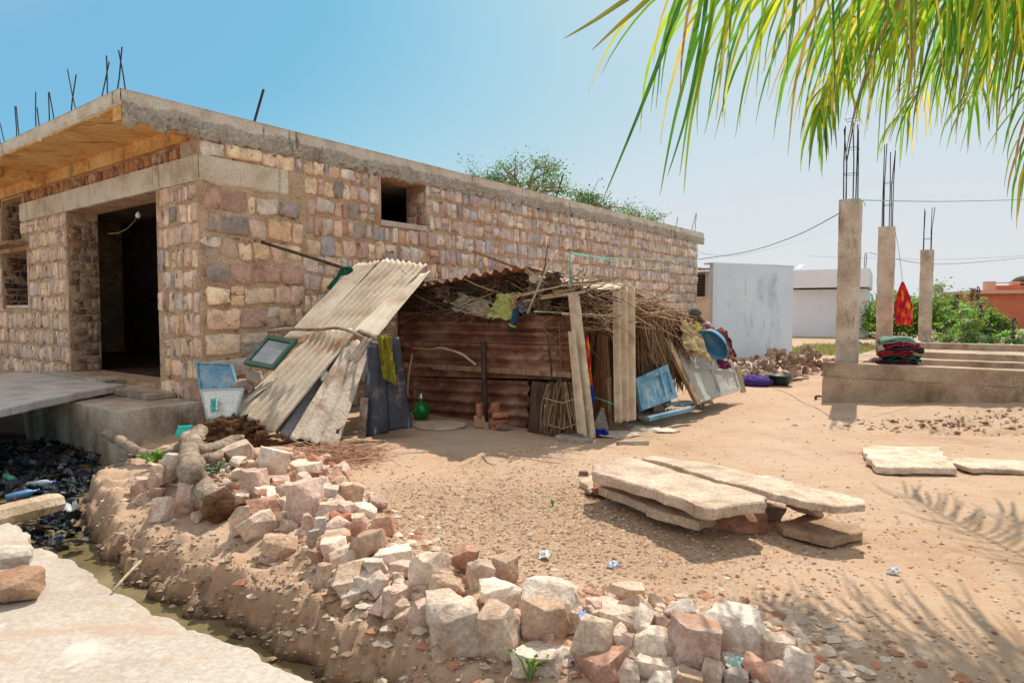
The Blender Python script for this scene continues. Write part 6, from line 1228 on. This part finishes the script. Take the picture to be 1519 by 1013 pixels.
# ------------------------------------------------------------------ vegetation
def leaf(ml, p, d, s, wd, cc, r):
    x = d.cross(Vector((r.gauss(0, .5), r.gauss(0, .5), 1))); x = x.normalized() if x.length > .01 else Vector((1, 0, 0)); ml.add([p, p + d * s * .5 + x * s * wd, p + d * s, p + d * s * .5 - x * s * wd], [(0, 1, 2, 3)], cc)
def tree(name, x, y, h_, cr, n_l, per, ls, cols, label, cat, seed, flat=1., z0=0, group=None, zlow=.45, airy=False):
    r = random.Random(seed); g = root(name, (x, y, z0), label, cat, group); mt, ml = MB(), MB(); b0 = Vector((x, y, z0))
    tips = []
    top = b0 + Vector((r.gauss(0, .1) * h_, r.gauss(0, .05) * h_, h_ * zlow)); mt.tube(smooth_pts([b0, b0.lerp(top, .5) + Vector((r.gauss(0, .06), r.gauss(0, .06), 0)) * h_, top], 3), [h_ * .028, h_ * .026, h_ * .024, h_ * .022, h_ * .02, h_ * .018, h_ * .016], 7, .01)
    for i in range(n_l):
        a = 2 * pi * i / n_l + r.gauss(0, .4); e = r.uniform(.15, 1.3); rad = cr * r.uniform(.5, 1.05); tip = top + Vector((cos(a) * rad * cos(e), sin(a) * rad * cos(e), rad * sin(e) * flat)); mid = lerp(top, tip, .5) + Vector((r.gauss(0, .08), r.gauss(0, .08), .1)) * cr
        mt.tube([top - Vector((0, 0, h_ * .1 * r.random())), mid, tip], [h_ * .011, h_ * .007, h_ * .002], 5); tips += [mid, tip]
        for k in range(4):
            s2 = lerp(mid, tip, r.random()); t2 = s2 + Vector((r.gauss(0, .25), r.gauss(0, .25), r.gauss(.12, .2))) * cr; mt.tube([s2, t2], [h_ * .004, h_ * .0015], 4); tips += [t2, lerp(s2, t2, .6)]
    for tp in tips:
        cs_ = cr * r.uniform(.06, .16); kk = r.uniform(.65, 1.3)
        for k in range(per if not airy else int(per * r.choice([.2, 1, 1.6]))):
            o = Vector((r.gauss(0, 1), r.gauss(0, 1), r.gauss(0, .8))) * cs_; d = Vector((r.gauss(0, 1), r.gauss(0, 1), r.gauss(0, .7))).normalized(); c = r.choice(cols); leaf(ml, tp + o, d, ls * r.uniform(.6, 1.3), .28, tuple(q * kk for q in c), r)
    mt.build('trunk', 'bark', g, True); ml.build('crown', 'green_leaf', g); return g
AC = [(.1, .24, .05), (.16, .32, .06), (.07, .17, .05), (.22, .36, .1)]
for (u, Y, h_, cr, sd_, l) in ((772, 30, 9.3, 2.2, 3, 'feathery green tree rising behind the roof in the middle of the long wall'), (728, 31, 8.9, 1.7, 4, 'wispy small tree left of the feathery one behind the roof'), (905, 30, 7.6, 1.8, 5, 'feathery green tree behind the roof where the palm leaf tip ends'), (940, 33, 7.1, 1.8, 8, 'thin bare-twigged tree at the right end of the greenery behind the roof')):
    q = xy(u, Y); tree('acacia_tree', q.x, q.y, h_, cr, 12, 30, .12, AC, l, 'tree', sd_, .8, group='thin trees behind the roof', zlow=.72, airy=True)
# castor-oil plants by the columns
def palmate(ml, p, nr, s, cc, r):
    x = nr.orthogonal().normalized(); x = (Matrix.Rotation(r.random() * 6.3, 3, nr) @ x); y = nr.cross(x); vs = [p]; fs = []
    for k in range(7):
        a = -2.3 + 4.6 * k / 6; l = s * (1 - .35 * abs(a) / 2.3); d = x * cos(a) + y * sin(a); e = x * cos(a + .28) + y * sin(a + .28); e2_ = x * cos(a - .28) + y * sin(a - .28); o = len(vs); vs += [p + e2_ * l * .5 - nr * .02 * s, p + d * l - nr * s * .25, p + e * l * .5 - nr * .02 * s]; fs.append((0, o, o + 1, o + 2))
    ml.add(vs, fs, cc)
def castor(u, Y, h_, n, label, seed, ls=.24, base=0.):
    r = random.Random(seed); q = xy(u, Y); b0 = Vector((q.x, q.y, base)); g = root('castor_plant', b0, label, 'shrub', 'broad-leaved shrubs right of the columns'); ms, ml, mp = MB(), MB(), MB()
    for i in range(n):
        a = r.random() * 6.3; rad = h_ * r.uniform(.05, .42); hh = h_ * r.uniform(.55, .98); tip = b0 + Vector((cos(a) * rad, sin(a) * rad, hh)); st_ = smooth_pts([b0, b0 + Vector((cos(a) * rad * .3, sin(a) * rad * .3, hh * .5)), tip], 4); ms.tube(st_, [lerp(.035, .012, k / (len(st_) - 1)) for k in range(len(st_))], 5, 0, (.3, .22, .15))
        for k in range(17):
            s0 = st_[r.randrange(2, len(st_))]; d = Vector((r.gauss(0, 1), r.gauss(0, 1), r.gauss(.2, .4))).normalized(); e = s0 + d * r.uniform(.15, .4); ms.tube([s0, e], .006, 3, 0, (.2, .35, .1)); nr = (Vector((0, 0, 1)) + d * .6 + Vector((r.gauss(0, .3), r.gauss(0, .3), 0))).normalized(); palmate(ml, e, nr, ls * r.uniform(.6, 1.2), r.choice([(.14, .38, .05), (.26, .52, .07), (.08, .22, .06), (.45, .6, .34), (.34, .56, .1), (.4, .5, .12)]), r)
        if i < n * .6:
            mp = MB()
            for k in range(46): zz_ = r.random(); mp_c = tip + Vector((r.gauss(0, .035), r.gauss(0, .035), zz_ * .4)); rr2 = .028; mp.add([mp_c + Vector((rr2, 0, 0)), mp_c + Vector((0, rr2, 0)), mp_c + Vector((-rr2, 0, 0)), mp_c + Vector((0, -rr2, 0)), mp_c + Vector((0, 0, rr2)), mp_c - Vector((0, 0, rr2))], [(0, 1, 4), (1, 2, 4), (2, 3, 4), (3, 0, 4), (1, 0, 5), (2, 1, 5), (3, 2, 5), (0, 3, 5)], r.choice([(.12, .1, .09), (.16, .09, .08), (.2, .2, .14)]))
            mp.build('seed_spike', 'green_leaf', g)
    ms.build('stem', 'dry_stem', g); ml.build('foliage', 'green_leaf', g)
castor(1436, 20, 2.15, 6, 'tallest broad-leaved shrub with dark seed spikes just right of the third column', 1)
castor(1404, 21.5, 1.55, 5, 'lower broad-leaved shrub close beside the third column', 2)
castor(1474, 19.5, 1.2, 5, 'bushy broad-leaved shrub between the tallest one and the orange house', 3)
castor(1508, 18.5, 1.35, 4, 'broad-leaved shrub with dark spikes at the right picture edge', 4)
castor(1545, 19.5, 1.5, 4, 'broad-leaved shrub just outside the right picture edge', 5)
BU = [(.18, .36, .04), (.28, .48, .05), (.1, .22, .04), (.4, .54, .09)]
for i, (u, Y, h_, cr, l) in enumerate(((1318, 43, 3.2, 1.9, 'bright green bush right of the white house'), (1352, 36, 2.6, 1.8, 'bright green bush between the second and third columns'), (1322, 38, 2.6, 1.8, 'green bush behind the second column'), (1400, 44, 2.8, 2.0, 'green bush behind the third column'), (1425, 36, 2.5, 1.6, 'green bush behind the lower broad-leaved shrub'), (1462, 40, 1.8, 1.3, 'green bush left of the orange house front'))):
    q = xy(u, Y); tree('bush', q.x, q.y, h_ * .75, cr * 1.1, 16, 80, .17, BU, l, 'bush', 40 + i, .75, group='bushes behind the columns', zlow=.2)
# grass tufts and yellowish weeds
def grass(name, spots_, label):
    r = random.Random(9); mb = MB()
    for (u, Y, lx, ly, n, hh) in spots_:
        q = xy(u, Y)
        for _ in range(n):
            p = Vector((q.x + r.uniform(-lx, lx), q.y + r.uniform(-ly, ly), 0)); p.z = T(p.x, p.y, False); l = hh * r.uniform(.4, 1.2); d = Vector((r.gauss(0, .35), r.gauss(0, .35), 1)).normalized(); x = Vector((r.gauss(0, 1), r.gauss(0, 1), 0)).normalized() * .012 * Y / 12; mb.add([p - x, p + x, p + d * l], [(0, 1, 2)], r.choice([(.4, .36, .12), (.5, .44, .2), (.24, .32, .06), (.34, .36, .1)]))
    T_(mb.build(name, 'green_leaf'), kind='stuff')
grass('grass', ((1215, 24, 1.6, 1.0, 1500, .2), (1330, 27.5, 3.5, 1.2, 3500, .22), (1440, 25, 5, 2.2, 4500, .3), (1185, 26, 1.2, 1.2, 900, .2), (1150, 15.5, .4, .3, 160, .12)), '')
# far wood reading as one mass
r = random.Random(2); mb = MB()
for _ in range(16000):
    Y = r.uniform(95, 150); u = r.uniform(-3200, 4200) if r.random() < .5 else r.uniform(1200, 1560); X = (u - 759.5) / F * Y; top = 2.4 + 2.2 * abs(noise.noise(Vector((X * .06, Y * .02, 0)))) + 1.0 * noise.noise(Vector((X * .3, 0, 1)))
    p = Vector((X, Y, r.uniform(0, max(.5, top)))); d = Vector((r.gauss(0, 1), r.gauss(0, .5), r.gauss(0, .8))).normalized(); leaf(mb, p, d, r.uniform(.5, 1.3), .5, r.choice([(.14, .2, .08), (.18, .25, .1), (.1, .15, .07), (.25, .3, .16)]), r)
T_(mb.build('woodland', 'green_leaf'), kind='stuff')
# ------------------------------------------------------------------ coconut palm overhead
pr_ = random.Random(31)
PG = [(.16, .42, .02), (.26, .52, .02), (.45, .6, .03), (.7, .66, .04), (.1, .3, .04), (.3, .55, .02), (.14, .36, .03), (.07, .2, .06), (.8, .66, .1), (.38, .26, .1), (.2, .46, .02), (.3, .5, .05)]
pt = root('coconut_palm', (5.8, 3.75, 0), 'coconut palm whose long yellow-green fronds hang into view at the upper right', 'palm tree')
q = smooth_pts([Vector((5.8, 3.75, 0)), Vector((5.6, 3.8, 1.6)), Vector((5.55, 3.88, 3.0)), Vector((5.52, 3.92, 4.3))], 6); mb = MB(); mb.tube(q, [.2 - .004 * k for k in range(len(q))], 14, .015); mb.build('trunk', 'bark', pt, True)
def frond(pts, ll, cols, droop=1., nl=64, fwd=.55, start=.06, seed=0, spread=1., wid=.022, llend=.6, side=(-1, 1), up=-.25):
    r = random.Random(seed); q = smooth_pts(pts, 10); k = len(q) - 1; mb = MB(); mb.tube(q, [lerp(.03, .006, i / k) for i in range(k + 1)], 6, 0, (.4, .36, .06))
    ml = MB(); L_ = [0]
    for i in range(k): L_.append(L_[-1] + (q[i + 1] - q[i]).length)
    for i in range(nl):
        t = start + (1 - start) * i / (nl - 1); s = t * L_[-1]; j = max(0, min(k - 1, next((a for a in range(k) if L_[a + 1] >= s), k - 1))); p = q[j].lerp(q[j + 1], (s - L_[j]) / max(1e-6, L_[j + 1] - L_[j])); tg = (q[j + 1] - q[j]).normalized()
        sd_ = tg.cross(Vector((0, 0, 1))); sd_ = sd_.normalized() if sd_.length > .15 else Vector((1, 0, 0)); upv = sd_.cross(tg)
        for sg in side:
            le = ll * lerp(1, llend, abs(t - .45) / .55) * r.uniform(.82, 1.1); fw_ = fwd + .9 * max(0, t - .8) / .2 + r.gauss(0, .07)
            d = (sd_ * sg * spread + tg * (fw_ + r.gauss(0, .12)) + upv * (up + r.gauss(0, .3))).normalized(); ns = 8; st = le / ns; x = p.copy(); cc = r.choice(cols); kk = r.uniform(.8, 1.2); cc = tuple(c * kk for c in cc); wv = tg * .5 + upv * .5; vs = []; w0 = wid * r.uniform(.75, 1.2); bend = droop * r.uniform(.45, 1.3)
            for a in range(ns + 1):
                wd = w0 * (math.sin(min(1, (a + .6) / 2.2) * pi / 2)) * (1 - (a / ns) ** 2.5) + .0012; n_ = d.cross(wv); n_ = n_.normalized() if n_.length > .01 else sd_; wx = n_.cross(d).normalized()
                vs += [x - wx * wd + n_ * wd * .35, x.copy(), x + wx * wd + n_ * wd * .35]
                x = x + d * st; d = (d + Vector((r.gauss(0, .045), r.gauss(0, .045), -bend * (.2 + .12 * a / ns) * 1.5))).normalized()
            fs = []
            for a in range(ns): o = a * 3; fs += [(o, o + 1, o + 4, o + 3), (o + 1, o + 2, o + 5, o + 4)]
            o_ = len(ml.v); ml.add(vs, fs, cc)
            tipc = (.42, .28, .08); n3 = len(vs)
            for a in range(3): ml.c[o_ + n3 - 1 - a] = tipc
    rb = mb.build('frond', 'dry_stem', pt, True); ml.build('leaflets', 'palm_leaf', rb); return rb
CK = .8
V3 = lambda x, y, z: Vector((x * CK, y * CK, H + (z - H) * CK))
CRN = (6.9, 4.9, 4.9)
frond([V3(*CRN), V3(5.8, 5.1, 4.85), V3(4.5, 5.3, 4.66), V3(3.2, 5.4, 4.5), V3(2.2, 5.4, 4.4), V3(1.6, 5.4, 4.33)], 1.5, PG, 1.2, 74, .3, .1, 1, .8, .011, .8)
frond([V3(*CRN), V3(6.0, 5.6, 5.3), V3(4.9, 6.2, 5.3), V3(3.9, 6.5, 4.9), V3(3.35, 6.6, 4.3), V3(3.1, 6.6, 3.8), V3(3.02, 6.6, 3.5)], .8, PG, 1.0, 96, .5, .15, 2, .9, .012, .6)
frond([V3(*CRN), V3(6.0, 5.0, 5.0), V3(5.0, 5.2, 4.8), V3(4.0, 5.3, 4.62), V3(3.0, 5.3, 4.55), V3(2.4, 5.25, 4.5)], 1.4, PG, 1.1, 60, .35, .1, 3, .8, .011, .8)
frond([V3(*CRN), V3(6.2, 5.3, 5.0), V3(5.5, 5.6, 4.7), V3(5.0, 5.8, 4.2), V3(4.7, 5.85, 3.7), V3(4.6, 5.85, 3.2), V3(4.55, 5.85, 2.95)], .74, PG, 1.0, 54, .5, .2, 4, .9, .012, .7)
frond([V3(*CRN), V3(6.0, 5.6, 5.2), V3(5.0, 6.1, 5.1), V3(4.2, 6.4, 4.9), V3(3.6, 6.5, 4.7)], 1.4, PG, 1.1, 54, .4, .1, 5, .9, .011, .8)
frond([V3(*CRN), V3(6.0, 5.2, 4.9), V3(5.2, 5.5, 4.8), V3(4.5, 5.7, 4.7), V3(3.9, 5.8, 4.62), V3(3.4, 5.8, 4.6)], 1.3, PG, 1.1, 52, .4, .1, 6, .9, .011, .8)
frond([V3(*CRN), V3(6.1, 5.9, 5.2), V3(5.3, 6.4, 5.0), V3(4.6, 6.6, 4.8), V3(4.0, 6.7, 4.6), V3(3.2, 6.7, 4.5)], 1.25, PG, 1.1, 50, .4, .1, 7, .9, .012, .7)
for k, (dx, dy, zz, ln) in enumerate(((-.2, 1.0, 5.6, 4.2), (-.1, .9, 5.9, 3.6), (.3, 1, 5.3, 3.6), (.95, .4, 5.4, 3.4), (.9, -.5, 5.4, 3.4), (.3, -1, 5.4, 3.4))):
    d = Vector((dx, dy, 0)).normalized(); c_ = V3(*CRN); frond([c_, c_ + d * ln * .33 + Vector((0, 0, zz - 4.9)), c_ + d * ln * .7 + Vector((0, 0, (zz - 4.9) * .9)), c_ + d * ln + Vector((0, 0, -.3))], .9, PG, 1.0, 60, .4, .1, 20 + k, .9, .018, .7)
# the single long leaflets and the two stray tips left of the main frond
def longleaf(pts, w0, cc, seed):
    q = smooth_pts(pts, 6); k = len(q) - 1; vs = []; ml = MB()
    for a, p in enumerate(q):
        d = (q[min(a + 1, k)] - q[max(a - 1, 0)]).normalized(); n_ = d.cross(Vector((0, 1, 0))).normalized(); wd = w0 * (1 - (a / k) ** 2.2) * min(1, .5 + a / 4) + .0012; vs += [p - n_ * wd, p + Vector((0, wd * .4, 0)), p + n_ * wd]
    fs = []
    for a in range(k): o = a * 3; fs += [(o, o + 1, o + 4, o + 3), (o + 1, o + 2, o + 5, o + 4)]
    ml.add(vs, fs, cc); return ml
tipf = bpy.data.objects['frond']; mll = MB()
for i, (pts, w0, cc) in enumerate((([(1020, -40), (1000, 30), (955, 150), (893, 300)], .017, (.06, .2, .03)), ([(975, -30), (925, 2), (880, 32), (836, 58)], .017, (.24, .25, .04)), ([(1000, -40), (955, 5), (915, 40), (877, 76)], .017, (.3, .28, .04)), ([(1045, -40), (1030, 60), (1000, 180), (979, 290)], .014, (.1, .3, .02)), ([(1052, -40), (1040, 60), (1018, 170), (990, 262)], .014, (.06, .22, .04)), ([(1070, -40), (1050, 50), (1025, 150), (1008, 262)], .014, (.16, .36, .02)), ([(1060, -40), (1050, 60), (1025, 180), (1014, 290)], .014, (.3, .42, .02)), ([(1085, -40), (1078, 20), (1068, 100), (1045, 200)], .014, (.2, .4, .02)))):
    m2 = longleaf([P(u, v, 4.35 + .025 * i) for u, v in pts], w0, cc, i); mll.add(m2.v, m2.f, cc)
mll.build('leaflets', 'palm_leaf', tipf)

for i, (u, v, rz, cc, l) in enumerate(((60, 717, .1, (.45, .5, .55), 'clear whitish plastic bottle lying on the rubbish in the drain'), (32, 733, .8, (.1, .25, .5), 'bluish plastic bottle in the rubbish near the timber beam'), (100, 755, 2.2, (.5, .52, .5), 'small pale bottle in the rubbish right of the timber end'), (12, 708, 2.6, (.1, .3, .2), 'green plastic bottle at the left edge of the rubbish'))):
    c = G(u, v, -.24); g = root('bottle', c, l, 'bottle'); d = Vector((cos(rz), sin(rz), .1)); mb = MB(); mb.tube([c - d * .13, c - d * .125, c + d * .06, c + d * .1, c + d * .13], [.02, .036, .036, .014, .014], 12); mb.build('body', 'plastic', g, True, cc); mb = MB(); mb.tube([c + d * .131, c + d * .15], .017, 8); mb.build('cap', 'plastic', g, True, (.05, .1, .5))
